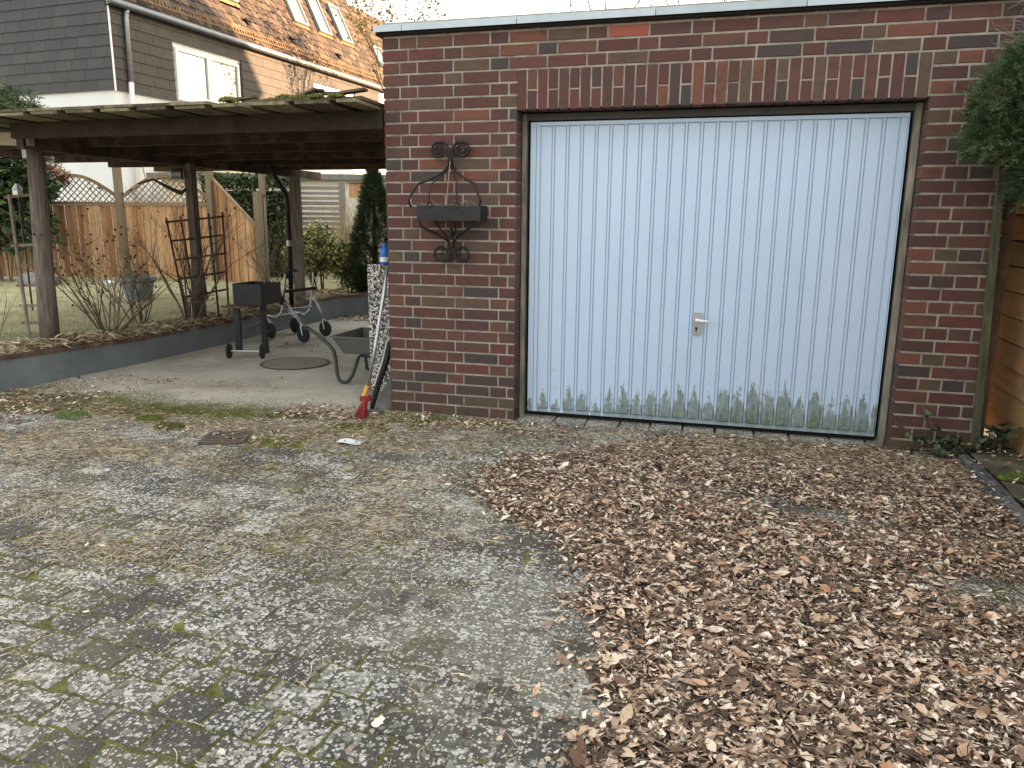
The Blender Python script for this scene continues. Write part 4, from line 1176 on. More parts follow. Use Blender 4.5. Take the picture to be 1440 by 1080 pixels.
# sloping end panel
E0 = fpt(3.03, 0); E1 = Vector((-4.95,5.95,0)); ed = (E1-E0).normalized(); LE = (E1-E0).length; en = Vector((-ed.y, ed.x, 0))
n = 10
for i in range(n):
    f0, f1 = i/n, (i+1)/n; zt = lambda f: 1.98-.80*f
    p0 = E0+ed*LE*f0+ed*.004; p1 = E0+ed*LE*f1-ed*.004; q = en*(.010 if i % 2 else 0)
    m = MB(); vs = []
    for p, f in ((p0,f0),(p1,f1)):
        for o in (-.01,.01):
            vs += [p+q+en*o+Vector((0,0,.30)), p+q+en*o+Vector((0,0,zt(f)))]
    m.add(vs, [(0,4,5,1),(2,3,7,6),(1,5,7,3),(0,1,3,2),(4,6,7,5)]); B(m, "slanted_board", M_fence, af)
m = MB(); m.beam(E0+Vector((0,0,2.0)), E1+Vector((0,0,1.20)), .05, .035); B(m, "sloping_rail", M_lattice, af)
m = MB(); m.beam(E1+Vector((0,0,.2)), E1+Vector((0,0,1.78)), .10,.10,(0,1,0)); m2 = m; B(m, "post", M_fence_post, af)
m = MB(); m.beam(E1+Vector((0,.12,.2)), E1+Vector((0.02,.12,2.12)), .075,.075,(0,1,0)); B(m, "post", M_fence_post, af)

# ================================================================== HOUSE
K = Vector((-10.304,9.142,3.961)); hd = Vector((.0816,.9966,0)).normalized(); hg = Vector((-.9966,.0816,0)).normalized()
def hp_(s_, z, off=0): return K+hd*s_+hg*off+Vector((0,0,z))        # long face: off<0 is outwards
hs = thing("terraced_house", (K.x, K.y, .2), "white house with slate cladding and steep orange tiled roof behind the fence", "house")
Z0 = .1-K.z
def hbox(s0,s1,o0,o1,z0,z1):
    m = MB(); m.obox(hp_((s0+s1)/2,(z0+z1)/2,(o0+o1)/2), hd, hg, (0,0,1), (s1-s0)/2, (o1-o0)/2, (z1-z0)/2); return m
B(hbox(.02, 15, .03, 7, Z0, 1.62), "wall", M_render, hs)
m = MB(); m.add([hp_(.02,1.62,.03),hp_(.02,1.62,7),hp_(.02,4.5,2.2),hp_(.02,4.5,5),hp_(.2,1.62,.03),hp_(.2,1.62,7),hp_(.2,4.5,2.2),hp_(.2,4.5,5)],[(0,2,3,1),(4,5,7,6),(0,4,6,2),(2,6,7,3)])
B(m, "gable_wall", M_clad, hs)
# cladding tiles
TW, TH = .46, .218
def clad_mesh(w, h):
    m = MB(); m.add([(0,-.026,0),(w-.006,-.026,0),(w-.006,-.008,h+.02),(0,-.008,h+.02),(0,-.0,0),(w-.006,-.0,0),(w-.006,-.0,h+.02),(0,-.0,h+.02)],
                    [(0,1,2,3),(4,0,3,7),(1,5,6,2),(5,4,0,1)]); return m
ct = 0
long_rot = (0,0,math.atan2(hd.y,hd.x)); gab_rot = (0,0,math.atan2(hg.y,hg.x)+math.pi)
_cm = {}
def clad(w, h, p, rot, mat):
    key = (round(w,3), mat.name)
    if key not in _cm: _cm[key] = clad_mesh(w, h).mesh("cladding_tile")
    global ct; ct += 1
    link("cladding_tile", _cm[key], mat, hs, loc=p, rot=rot)
holes = [(1.70,4.02,.0,1.26),(7.2,9.45,-.5,1.28)]
for rI in range(8):
    z = .03+rI*TH; off = (rI*-.13) % TW
    s_ = -off
    while s_ < 11:
        a_, b_ = max(s_, .0), min(s_+TW, 11)
        s_ += TW
        segs = [(a_, b_)]
        for (h0,h1,z0_,z1_) in holes:
            if z < z1_-.05:
                ns = []
                for (p0,p1) in segs:
                    if p1 <= h0 or p0 >= h1: ns.append((p0,p1)); continue
                    if p0 < h0: ns.append((p0,h0))
                    if p1 > h1: ns.append((h1,p1))
                segs = ns
        for (p0,p1) in segs:
            if p1-p0 > .03 and ct < 292:
                clad(p1-p0, TH, hp_(p0, z, -.005), long_rot, M_clad_brown)
    # gable side
    off = (rI*.12) % TW
for rI in range(13):
    z = .03+rI*TH
    s_ = -((rI*.12) % TW)
    lim = 4.2
    while s_ < lim:
        a_ = max(s_, 0); b_ = min(s_+TW, lim); s_ += TW
        if b_-a_ > .04 and ct < 299:
            # gable tiles run towards -x: place from the far end
            clad(b_-a_, TH, hp_(0, z, b_)-hd*.005, gab_rot, M_clad)
m = hbox(-.03,-.002,-.03,-.004,0,1.72); B(m, "corner_strip", M_winframe, hs)
# gutter, guard, pipe
m = MB(); 
for (o_, z_, r_) in ((-.11,1.75,.065),): m.tube([hp_(-.1,z_,o_),hp_(12.4,z_,o_)], r_, 10)
B(m, "gutter", M_galv, hs, smooth=True)
B(hbox(-.05,12.4,-.16,.03,1.66,1.685), "soffit_board", M_dark, hs)
m = MB(); m.tube([hp_(.40,1.70,-.11),hp_(.39,1.62,-.08),hp_(.38,1.5,-.07),hp_(.36,.22,-.07)], .05, 10); B(m, "downpipe", M_galv, hs, smooth=True)
m = MB(); m.tube([hp_(.36,.22,-.07),hp_(.34,-.1,-.07),hp_(.30,Z0+.1,-.07)], .055, 10); B(m, "downpipe", M_winframe, hs, smooth=True)
# windows: frame with two sashes and panes
def window(s0,s1,z0,z1,mull,parent=hs):
    f = MB(); t = .07
    for (a_,b_,c__,d_) in ((s0,s1,z0,z0+t),(s0,s1,z1-t,z1),(s0,s0+t,z0+t,z1-t),(s1-t,s1,z0+t,z1-t),(mull-.08,mull+.08,z0+t,z1-t)):
        f.obox(hp_((a_+b_)/2,(c__+d_)/2,-.005), hd, hg, (0,0,1), (b_-a_)/2,.03,(d_-c__)/2)
    fo = B(f, "window", M_winframe, hs)
    for (a_,b_) in ((s0+t,mull-.08),(mull+.08,s1-t)):
        p = MB(); p.obox(hp_((a_+b_)/2,(z0+z1)/2,.012), hd, hg, (0,0,1), (b_-a_)/2-.001,.004,(z1-z0)/2-t-.001); B(p, "pane", M_glass, fo)
window(1.76,3.92,.14,1.22,2.85)
window(7.26,9.40,-.35,1.24,8.30)
B(hbox(3.93,4.01,-.02,.03,.05,1.25), "window_reveal", M_dark, hs)
B(hbox(1.72,3.95,-.06,.02,.07,.135), "window_sill", M_winframe, hs)
for (s0,s1) in ((1.2,4.6),(5.4,8.8)):
    window(s0,s1,-2.5,-1.62,(s0+s1)/2)
B(hbox(.95,12,-.35,.02,-1.50,-1.40), "ledge", M_cream, hs)
# steep tiled roof, 65 degrees
RA = math.radians(65); G0 = K+Vector((0,0,1.75)); ru = (hg*math.cos(RA)+Vector((0,0,math.sin(RA)))).normalized(); rn = hd.cross(ru).normalized()
if rn.dot(-hg) < 0: rn = -rn
def rp(s_, u_, o_=0): return G0+hd*s_+ru*u_+rn*o_
m = MB(); m.add([rp(-.05,-.05,-.03),rp(11.46,-.05,-.03),rp(11.46,5.2,-.03),rp(-.05,5.2,-.03),rp(11.46,-.05,-.4),rp(11.46,5.2,-.4)],[(0,1,2,3),(1,4,5,2)]); B(m, "roof_deck", M_dark, hs)
m = MB(); m.add([rp(11.46,-.05,-.035),rp(24,-.05,-.035),rp(24,3.05,-.035),rp(11.46,3.05,-.035),rp(24,3.05,-3),rp(11.46,3.05,-3)],[(0,1,2,3),(3,2,4,5)]); B(m, "neighbour_roof_deck", M_roof, hs)
sky_l = [(7.14,7.84,1.36,2.62),(8.42,9.08,1.36,2.62),(9.66,10.31,1.36,2.62),(11.72,12.30,.86,1.66),(3.9,4.62,1.2,2.4)]
for (a_,b_,c__,d_) in sky_l:
    f = MB(); t = .06
    for (p0,p1,q0,q1) in ((a_,b_,c__,c__+t),(a_,b_,d_-t,d_),(a_,a_+t,c__+t,d_-t),(b_-t,b_,c__+t,d_-t)):
        f.obox(rp((p0+p1)/2,(q0+q1)/2,.05), hd, ru, rn, (p1-p0)/2,(q1-q0)/2,.07)
    fo = B(f, "skylight", M_galv, hs)
    p = MB(); p.obox(rp((a_+b_)/2,(c__+d_)/2,.08), hd, ru, rn, (b_-a_)/2-t-.001,(d_-c__)/2-t-.001,.01); B(p, "pane", M_glass, fo)
    p = MB(); p.obox(rp((a_+b_)/2,c__-.05,.035), hd, ru, rn, (b_-a_)/2+.06,.045,.012); B(p, "apron", M_lattice, fo)
RW, RH = .255, .205
tm_var = []
for q in range(4):
    rr = random.Random(q+40); m = MB(); w = RW-.008; z1 = .034+rr.uniform(-.004,.008)
    pts_ = [(0,0),(w*.2,-.028),(w*.5,-.045),(w*.8,-.028),(w,0)]
    vs = [(x,y,z1) for x,y in pts_]+[(w,RH+.03,.008),(0,RH+.03,.008)]+[(x,y,z1-.022) for x,y in pts_]
    m.add(vs, [(0,1,2,3,4,5,6)]+[(7+i,8+i,1+i,i) for i in range(4)]+[(0,6,7),(4,11,5)]); tm_var.append((m, m.mesh("roof_tile")))
Rmat = Matrix((hd, ru, rn)).transposed(); rrot = Rmat.to_euler()
tiles = []
for rI in range(24):
    u_ = rI*RH; s_ = -.05+(RW/2 if rI % 2 else 0)
    top_lim = 4.9
    while s_ < 13.8:
        sm = s_+RW/2; um = u_+RH/2; ok = True
        if s_ > 11.2 and um > 3.0: ok = False
        for (a_,b_,c__,d_) in sky_l:
            if a_-.05 < sm < b_+.05 and c__-.09 < um < d_+.02: ok = False
        if ok: tiles.append((s_, u_))
        s_ += RW
def roof_vis(s_, u_):
    d = rp(s_,u_)-Vector((2.2706,-4.9478,1.3667)); z = d.dot(fw); return d.dot(u2)/z < .515 and d.dot(r2)/z < -.16
order = sorted([i for i in range(len(tiles)) if roof_vis(*tiles[i])], key=lambda i: (rp(*tiles[i])-Vector((2.27,-4.95,1.37))).length)
single = set(order[:299]); rest = MB()
for i, (s_, u_) in enumerate(tiles):
    p = rp(s_, u_, random.uniform(0,.004))
    if i in single: link("roof_tile", tm_var[i % 4][1], M_roof, hs, loc=p, rot=rrot)
    else:
        mb = tm_var[i % 4][0]; rest.add([tuple(p+hd*a+ru*b+rn*c_) for a,b,c_ in mb.v], mb.f)
B(rest, "upper_roof_tiles", M_roof, hs, kind="stuff")
m = MB()
for q in range(0, 115):
    s_ = .2+q*.105; m.obox(rp(s_,.30,.10), hd, ru, rn, .012,.085,.006)
for u_ in (.225,.375): m.obox(rp(6.2,u_,.104), hd, ru, rn, 6.1,.008,.008)
for q in range(14): m.obox(rp(.3+q*.88,.30,.09), hd, ru, rn, .014,.11,.03)
B(m, "snow_guard", M_lattice, hs)
for (s_,u_) in ((1.9,.95),(4.7,.75),(6.6,.70),(9.0,.72),(11.2,.62)):
    m = MB(); m.obox(rp(s_,u_,.08), hd, ru, rn, .10,.03,.04); m.obox(rp(s_+.02,u_-.06,.06), hd, ru, rn, .05,.05,.02); B(m, "roof_hook", M_black, hs)

# neighbour's cream garage with grey slat fence
ng = thing("flat_roof_outbuilding", (-4.6,9.0,.3), "cream outbuilding with flat roof seen between pergola post and conical conifer", "outbuilding")
def line_box(a, b, t, z0, z1, name, mat, par):
    a = Vector(a); b = Vector(b); d = (b-a).normalized(); n_ = Vector((-d.y,d.x,0))
    m = MB(); m.obox((a+b)/2+n_*t/2+Vector((0,0,(z0+z1)/2)), d, n_, (0,0,1), (b-a).length/2, t/2, (z1-z0)/2); return B(m, name, mat, par)
line_box((-8.9,8.6,0),(-2.6,10.2,0), 3, .1, 2.14, "wall", M_cream, ng)
line_box((-9.1,8.4,0),(-2.4,10.1,0), 3.4, 2.142, 2.25, "roof_slab", M_stone, ng)
for q in range(22):
    z = .5+q*.07
sf = thing("slat_fence", (-5.0,7.9,.3), "weathered grey horizontal slat fence panel in front of the cream outbuilding", "fence")
SA, SB = Vector((-5.42,7.9,0)), Vector((-4.66,8.12,0))
for q in range(17):
    line_box(SA, SB, .018, .42+q*.092, .42+q*.092+.060+random.uniform(-.006,.006), "slat", M_slatgrey, sf)
line_box(SB+Vector((0,-.02,0)), SB+Vector((.10,.0,0)), .07, .2, 2.05, "post", M_slatgrey, sf)
line_box(SA-Vector((.09,0.02,0)), SA, .07, .2, 2.05, "post", M_slatgrey, sf)
bx = thing("nesting_box", (-4.1,7.7,1.7), "small orange brown wooden box above the conifer beside the outbuilding", "box")
m = MB(); m.obox((-4.0,7.55,1.86),(.96,.28,0),(-.28,.96,0),(0,0,1),.13,.10,.12); B(m, "box_body", M_fence, bx)
m = MB(); m.obox((-4.0,7.53,1.995),(.96,.28,0),(-.28,.96,0),(0,0,1),.15,.13,.012); B(m, "lid", M_fence_post, bx)

# ================================================================== RIGHT FENCE, POST, KERB
rf = thing("plank_fence", (3.95,.5,.05), "tall fence of wide orange brown horizontal planks at the right edge", "fence")
FX = 3.955
bays = [(-1.22,.62),(-3.10,-1.26),(-4.98,-3.14),(-6.86,-5.02)]
fx = lambda z: 3.985-.05*z
for (ya, yb) in bays:
    z = .08
    while z < 1.68:
        m = MB(); h_ = .148; y0_, y1_ = ya+.03, yb-.03; o = random.uniform(-.003,.003)
        FX = fx(z+.07)
        m.add([(FX+o,y0_,z),(FX+o,y1_,z),(FX+o+.006,y1_,z+h_-.007),(FX+o+.006,y0_,z+h_-.007),(FX+.03,y0_,z),(FX+.03,y1_,z),(FX+.03,y1_,z+h_-.007),(FX+.03,y0_,z+h_-.007)],
              [(0,3,2,1),(4,5,6,7),(2,3,7,6),(0,1,5,4),(0,4,7,3),(1,2,6,5)])
        B(m, "plank", M_rfence, rf); z += .150
    m = MB(); m.add([(fx(.08)+.036,ya,.08),(fx(.08)+.036,yb,.08),(fx(1.7)+.036,yb,1.70),(fx(1.7)+.036,ya,1.70),(fx(.08)+.050,ya,.08),(fx(.08)+.050,yb,.08),(fx(1.7)+.050,yb,1.70),(fx(1.7)+.050,ya,1.70)],[(0,3,2,1),(4,5,6,7),(2,3,7,6),(0,1,5,4),(0,4,7,3),(1,2,6,5)])
    B(m, "light_stop", M_wood_old, rf)  # added sheet that stops light leaking through the plank gaps
    for yy in (yb, ya):
        m = MB(); m.beam((fx(.06)-.012,yy,.06),(fx(1.74)-.012,yy,1.74),.045,.055,(0,1,0)); B(m, "frame_upright", M_fence, rf)
m = MB(); m.beam((3.93,.72,-.02),(3.87,.72,1.80),.09,.09,(0,1,0)); B(m, "post", M_wood_old, rf)  # dark filler added behind the upright so the gap reads dark
B(MB().box(3.776,3.826,.03,.05,-.02,1.75), "gap_filler", M_wood_old, rf)  # added filler, hides the lit ground seen through the gap
gp = MB(); gp.beam((3.768,-.045,-.02),(3.700,-.045,1.80),.034,.05,(0,1,0)); B(gp, "mossy_post", M_green_post, label="thin green mossy wooden post at the right end of the brick wall", cat="post")
ks = thing("kerb", (3.7,-1,0), "low dark kerb stones edging the leaf covered driveway on the right", "kerb")
y = .12
while y > -7:
    L_ = random.uniform(.46,.52); m = MB(); dx = random.uniform(-.006,.006)
    x0_, x1_ = 3.665+dx, 3.722+dx; z1_ = .055+random.uniform(-.006,.006)
    m.add([(x0_,y-L_,-.02),(x1_,y-L_,-.02),(x1_,y,-.02),(x0_,y,-.02),(x0_,y-L_,z1_-.014),(x1_,y-L_,z1_-.01),(x1_,y,z1_-.01),(x0_,y,z1_-.014),
           (x0_+.014,y-L_,z1_),(x1_-.01,y-L_,z1_),(x1_-.01,y,z1_),(x0_+.014,y,z1_)],
          [(0,4,7,3),(4,8,11,7),(8,9,10,11),(9,5,6,10),(5,1,2,6),(3,7,11,10,6,2),(0,1,5,9,8,4)])
    B(m, "kerb_stone", M_kerb, ks); y -= L_+.008
g = MB(); vs = []; nx_, ny_ = 8, 60
for j in range(ny_+1):
    for i in range(nx_+1):
        x = 3.723+(4.6-3.723)*i/nx_; y = .3-(8.3)*j/ny_; vs.append((x,y,.045+.04*float(fbm(x,y,4,5))))
g.add(vs, [(j*(nx_+1)+i,(j+1)*(nx_+1)+i,(j+1)*(nx_+1)+i+1,j*(nx_+1)+i+1) for j in range(ny_) for i in range(nx_)])
M_verge = simple("mossy_verge", [(0,(.045,.05,.02)),(.45,(.085,.085,.05)),(.7,(.14,.135,.10)),(1,(.10,.13,.025))], .95, scale=5, wr=0, wn=1.0, bumps=.8, bscale=70)
B(g, "verge", M_verge, kind="structure", smooth=True)

# ================================================================== VEGETATION
def leaf_t(n=4, wid=.32, curl=.0, fold=.15, twist=0.0):
    """leaf along x, length 1"""
    vs = []; fs = []
    for i in range(n+1):
        t = i/n; w = wid*math.sin(math.pi*min(t*.92+.06,1))**.8*(1-.25*t)
        z = curl*(t-.5)**2*2; tw = twist*(t-.5)
        for s_ in (-1,0,1):
            y_ = s_*w; zz = z+abs(s_)*fold*w*2
            vs.append((t-.5, y_*math.cos(tw)-zz*math.sin(tw), y_*math.sin(tw)+zz*math.cos(tw)))
    for i in range(n):
        a = i*3
        for k in (0,1):
            fs += [(a+k,a+k+3,a+k+1),(a+k+1,a+k+3,a+k+4)]
    return vs, fs
def lobed_t(seed, n=11, curl=.2):
    r = random.Random(seed); vs = [(0,0,0)]; fs = []
    for i in range(n):
        a = 2*math.pi*i/n; rad = (.50 if i % 2 == 0 else .34)*r.uniform(.65,1.2)
        x, y = rad*math.cos(a), rad*math.sin(a); vs.append((x, y, curl*(x*x*r.uniform(-1,2)+y*y*r.uniform(.5,2.5))))
    for i in range(n): fs.append((0, i+1, (i+1)%n+1))
    return vs, fs
small_leaf = [([(-.5,0,0),(0,.26,.06),(.5,0,-.05),(0,-.26,.06)], [(0,1,2),(0,2,3)]), ([(-.5,0,0),(-.05,.30,.0),(.5,0,.1),(.05,-.24,0)], [(0,1,2),(0,2,3)])]
def spray_t(seed, n=7):
    r = random.Random(seed); vs = []; fs = []
    for i in range(n):
        t = i/n; s_ = 1 if i % 2 else -1
        L_ = .38*(1-t*.6); a = s_*math.radians(r.uniform(28,55)); o = len(vs); z = r.uniform(-.06,.10)
        dx, dy = math.cos(a)*L_, math.sin(a)*L_; w = .055
        vs += [(t,0,0),(t+dx*.5-dy*w*2.2,dy*.5+dx*w*2.2,z*.5),(t+dx,dy,z),(t+dx*.5+dy*w*2.2,dy*.5-dx*w*2.2,z*.5)]
        fs += [(o,o+1,o+2),(o,o+2,o+3)]
    o = len(vs); vs += [(0,-.03,0),(1.1,0,0),(0,.03,0)]; fs.append((o,o+1,o+2)); return vs, fs
sprays = [spray_t(i) for i in range(4)]

def ellip_shell(n, c_, r_, inner=.55, low=-1):
    d = rng.normal(0,1,(n,3)); d /= np.linalg.norm(d,axis=1,keepdims=True)
    d = d[d[:,2] > low]; n = len(d)
    k = rng.uniform(inner**3,1,(n,1))**(1/3)
    bump_ = (1+.22*(np.sin(d[:,:1]*7+c_[0]*3)+np.sin(d[:,1:2]*9+c_[1])+np.sin(d[:,2:3]*8))/2)
    return np.array(c_)+d*k*np.array(r_)*bump_, d

def conifer_cone(name, base, h, r_, label, cat, n=5000, mat=M_thuja, size=.13, group=None, droop=-.2, trunk=True):
    t = thing(name, base, label, cat, group)
    f = rng.uniform(0,1,n)**1.25; a = rng.uniform(0,2*math.pi,n)
    prof = np.where(f < .25, .72+f*1.1, 1.0*(1-(f-.25)/.75)**.8+.02)
    lump = 1+.16*np.sin(a*5+f*17)+.10*np.sin(a*9-f*31)
    rad = r_*prof*lump*rng.uniform(.55,1.0,n)**.5
    P = np.stack([base[0]+rad*np.cos(a), base[1]+rad*np.sin(a), base[2]+.05+f*h], 1)
    D = np.stack([np.cos(a)*.8, np.sin(a)*.8, np.full(n, .75 if droop > -.5 else droop)], 1)+rng.normal(0,.35,(n,3))
    me = scatter_mesh("foliage", sprays, P, align_rot(D), rng.uniform(.6,1.3,n)*size)
    link("foliage", me, mat, t)
    B(MB().tube([base, (base[0],base[1],base[2]+h*.9)], [r_*.12+.02,.015], 7), "trunk", M_trunk, t)
    return t
# conical thuja by the garage
conifer_cone("conical_conifer", (-2.72,5.50,.27), 1.76, .34, "dark green conical conifer standing just left of the garage corner", "conifer", 9000, M_thuja, .10)
conifer_cone("conical_conifer", (-3.4,8.6,.27), 2.3, .38, "second conifer tip showing behind the outbuilding beside the garage edge", "conifer", 2500, M_thuja, .12)

def bush(name, c_, r_, label, mat, n, size, cat="shrub", templates=small_leaf, inner=.35, stems=10, low=-.6, stem_mat=M_bark, ground=.27):
    t = thing(name, (c_[0],c_[1],ground), label, cat)
    P, d = ellip_shell(n, c_, r_, inner, low)
    me = scatter_mesh("foliage", templates, P, rand_rot(len(P), .9), rng.uniform(.6,1.4,len(P))*size)
    link("foliage", me, mat, t)
    m = MB()
    for q in range(stems):
        a = random.uniform(0,6.28); e = Vector((c_[0]+r_[0]*.6*math.cos(a), c_[1]+r_[1]*.6*math.sin(a), c_[2]+r_[2]*.4)); b = Vector((c_[0]+.1*math.cos(a),c_[1]+.1*math.sin(a),ground-.02))
        m.tube([b, b.lerp(e,.5)+Vector((random.uniform(-.05,.05),random.uniform(-.05,.05),.05)), e], [.012,.008,.004], 5)
    B(m, "stem", stem_mat, t); return t
bush("variegated_shrub", (-3.62,5.45,.78), (.46,.36,.46), "yellow green variegated shrub left of the conical conifer", M_var, 7500, .062)
bush("low_dark_shrub", (-3.05,5.5,.48), (.30,.25,.28), "low dark green shrub at the foot of the conical conifer", M_hedge, 1500, .05)
# dark leafy bush and juniper at left edge
bush("dark_leafy_bush", (-8.95,4.9,1.70), (1.05,.6,.95), "big dark green bush rising behind the round log post", M_leafdark, 5200, .15, inner=.3, low=-.9)
bush("juniper_tip", (-9.9,6.3,2.75), (.62,.5,.72), "pale feathery green juniper top above the pergola roof at the left edge", M_conifer, 2600, .26, cat="conifer", templates=sprays, inner=.1)
# hedge behind the fence
hg_ = thing("hedge", (-6.0,7.5,.3), "dense green clipped hedge behind the sloping fence panel", "hedge")
n = 11000
u_ = rng.uniform(0,1,n); A_ = np.array([-6.95,7.15]); B_ = np.array([-5.30,7.35])
zz = rng.uniform(.25,2.10,n); dd = rng.uniform(0,.55,n)**1.0
side = rng.random(n) < .25; zz = np.where(side, 2.02+rng.uniform(-.08,.10,n)+.05*np.sin(u_*40), zz)
ff = np.where(side, dd, rng.uniform(0,.16,n)+.05*np.sin(u_*55+zz*7))
P = np.stack([A_[0]+(B_[0]-A_[0])*u_, A_[1]+(B_[1]-A_[1])*u_+ff, zz], 1)
link("foliage", scatter_mesh("foliage", small_leaf, P, rand_rot(n, 1.0), rng.uniform(.05,.09,n)), M_hedge, hg_)
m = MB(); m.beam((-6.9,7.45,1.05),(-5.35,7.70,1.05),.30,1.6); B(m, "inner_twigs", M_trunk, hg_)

# bare shrubs by random branching
def branch(m, p, d, L_, r_, depth, spread=.5, upb=.15, tips=None, n=5, seg=3):
    pts_ = [Vector(p)]; rs = [r_]; d = Vector(d).normalized()
    for i in range(seg):
        d = (d+Vector((random.gauss(0,.16),random.gauss(0,.16),random.gauss(0,.10)+upb*.3))).normalized()
        pts_.append(pts_[-1]+d*L_/seg); rs.append(max(r_*(1-.45*(i+1)/seg), .0012))
    m.tube(pts_, rs, n if r_ > .01 else 3, cap=False)
    if tips is not None: tips.append(pts_[-1])
    if depth > 0:
        for q in range(random.choice((2,3))):
            k = random.randint(1, seg); nd_ = (d+Vector((random.gauss(0,spread),random.gauss(0,spread),random.gauss(0,spread*.6)+upb))).normalized()
            branch(m, pts_[k], nd_, L_*random.uniform(.55,.8), rs[k]*.65, depth-1, spread, upb, tips, n, seg)
def bare_shrub(name, base, label, n_stems, L_, r_, depth, mat=M_bark, spread=.45, lean=.5, cat="shrub", hips=0, leaves=0, leafmat=None):
    t = thing(name, base, label, cat); tips = []
    m = MB()
    for q in range(n_stems):
        a = random.uniform(0,6.28); l_ = random.uniform(.1,lean)
        branch(m, Vector(base)+Vector((.05*math.cos(a),.05*math.sin(a),-.02)), (l_*math.cos(a), l_*math.sin(a), 1), L_*random.uniform(.7,1.1), r_, depth, spread, .12, tips)
    B(m, "twigs", mat, t)
    if hips:
        m = MB()
        for q in range(hips):
            p = random.choice(tips); m.lathe(p, [(.002,0),(.010,.006),(.011,.014),(.004,.022)], 6)
        B(m, "seed_heads", M_trunk, t, kind="stuff")
    if leaves:
        P = np.array([tuple(random.choice(tips)) for _ in range(leaves)])+rng.normal(0,.03,(leaves,3))
        link("foliage", scatter_mesh("foliage", small_leaf, P, rand_rot(leaves, 1), rng.uniform(.02,.045,leaves)), leafmat, t)
    return t
bare_shrub("rose_bush", (-3.36,.98,.27), "tangled bare rose bush with dark hips between the log post and the middle post", 17, .70, .0085, 3, hips=90, lean=1.0, leaves=160, leafmat=M_var)
bare_shrub("rose_bush", (-3.5,1.55,.27), "thin bare shrub left of the middle pergola post", 12, .64, .0075, 3, lean=.8)
bare_shrub("climbing_rose", (-3.22,1.98,.27), "thorny climbing stems around the dark grid trellis", 11, .80, .011, 3, lean=.6, hips=20, leaves=90, leafmat=M_leafdark)
bare_shrub("thin_shrub", (-4.05,.35,.30), "few thin bare stems at the left edge of the lawn", 4, .40, .005, 2, lean=.6)
bare_shrub("bare_bush", (-4.3,5.2,.3), "brown leafless bush in front of the hedge beside the black downpipe", 16, .55, .007, 3, M_bark, lean=.5)
bare_shrub("bare_bush", (-3.5,4.55,.3), "sparse twiggy bush behind the barbecue", 9, .40, .006, 3, M_bark, lean=.6)
bare_shrub("straw_coloured_shrub", (-3.95,7.0,.3), "tall straw coloured bare shrub in front of the slat fence", 34, .80, .019, 3, M_bark_pale, lean=.40)
m = MB(); m.tube([(-3.55,1.75,1.70),(-3.45,1.86,1.75),(-3.34,1.98,1.66),(-3.26,2.03,1.62),(-3.2,2.03,1.66)], [.008,.012,.02,.024,.012], 7)
m.tube([(-3.5,1.82,1.72),(-3.52,1.80,1.9)], .005, 4)
B(m, "gnarled_branch", M_bark, smooth=True, label="thick gnarled branch curling round the top of the middle pergola post", cat="branch")
# dry orange climbing plant over fence on the left
ov = thing("dry_creeper", (-9.6,5.1,.3), "mass of orange brown dry creeper over the left end of the arched fence", "creeper")
P = []
for (cx_,cy_,cz_,rx_,rz_,n_c) in ((-10.2,5.0,1.35,1.0,.62,2600),(-8.7,5.55,1.98,.55,.20,700),(-9.4,5.3,1.6,.5,.4,900)):
    a = rng.normal(0,1,(n_c,3)); a /= np.linalg.norm(a,axis=1,keepdims=True); a *= rng.uniform(.2,1,(n_c,1))**.33
    P.append(np.stack([cx_+a[:,0]*rx_, cy_+a[:,1]*.16, cz_+a[:,2]*rz_],1))
P = np.concatenate(P); strip = [([(-.5,-.02,0),(0,-.03,.12),(.5,0,0),(0,.03,.12)], [(0,1,3),(1,2,3)])]
link("stems", scatter_mesh("stems", strip, P, rand_rot(len(P),.8), rng.uniform(.15,.45,len(P))), M_vine, ov, kind="stuff")

# overhanging conifer at the top right
oc = thing("overhanging_conifer", (4.55,.1,.05), "feathery blue green conifer hanging over the plank fence into the top right corner", "conifer")
B(MB().tube([(4.60,.15,.0),(4.58,.1,1.2),(4.5,.0,2.4),(4.52,0,3.6)], [.09,.08,.06,.03], 9), "trunk", M_trunk, oc)
P = []; D = []
for (c_, r_, n_c) in (((3.94,-.34,2.04),(.42,.34,.27),5200),((3.74,-.38,1.90),(.31,.30,.24),4600),((3.62,-.42,1.99),(.22,.2,.13),1700),((3.86,-.36,1.66),(.22,.26,.22),2600),((3.56,-.42,1.80),(.17,.2,.10),1000),((3.66,-.42,2.14),(.14,.2,.07),600),((4.25,-.2,2.35),(.40,.4,.35),3000),((4.4,-.1,2.9),(.5,.5,.5),2500)):
    p, d = ellip_shell(n_c, c_, r_, .35); P.append(p); dd_ = d*.7+np.array([-.35,-.2,.25])+rng.normal(0,.3,d.shape); D.append(dd_)
P = np.concatenate(P); D = np.concatenate(D)
link("foliage", scatter_mesh("foliage", sprays, P, align_rot(D), rng.uniform(.035,.085,len(P))), M_conifer, oc)
m = MB()
for q in range(16):
    a = Vector((4.5,0,random.uniform(1.6,2.6))); b = Vector((random.uniform(3.7,4.1),random.uniform(-.6,-.1),random.uniform(1.6,2.2))); m.tube([a,a.lerp(b,.5)+Vector((0,0,.12)),b], [.018,.012,.004], 5)
B(m, "branch", M_trunk, oc)
# bare twigs over the top right brickwork
tw = thing("hanging_twigs", (4.0,-.25,2.4), "thin grey bare twigs hanging in front of the brickwork above the conifer", "branch")
m = MB()
for q in range(16):
    branch(m, (3.98+random.uniform(0,.25),-.22+random.uniform(-.06,.06),2.28+random.uniform(-.1,.40)), (-1,-.1,random.uniform(-.30,.15)), .30, .0042, 3, .5, 0.0)
B(m, "twigs", M_stone, tw)

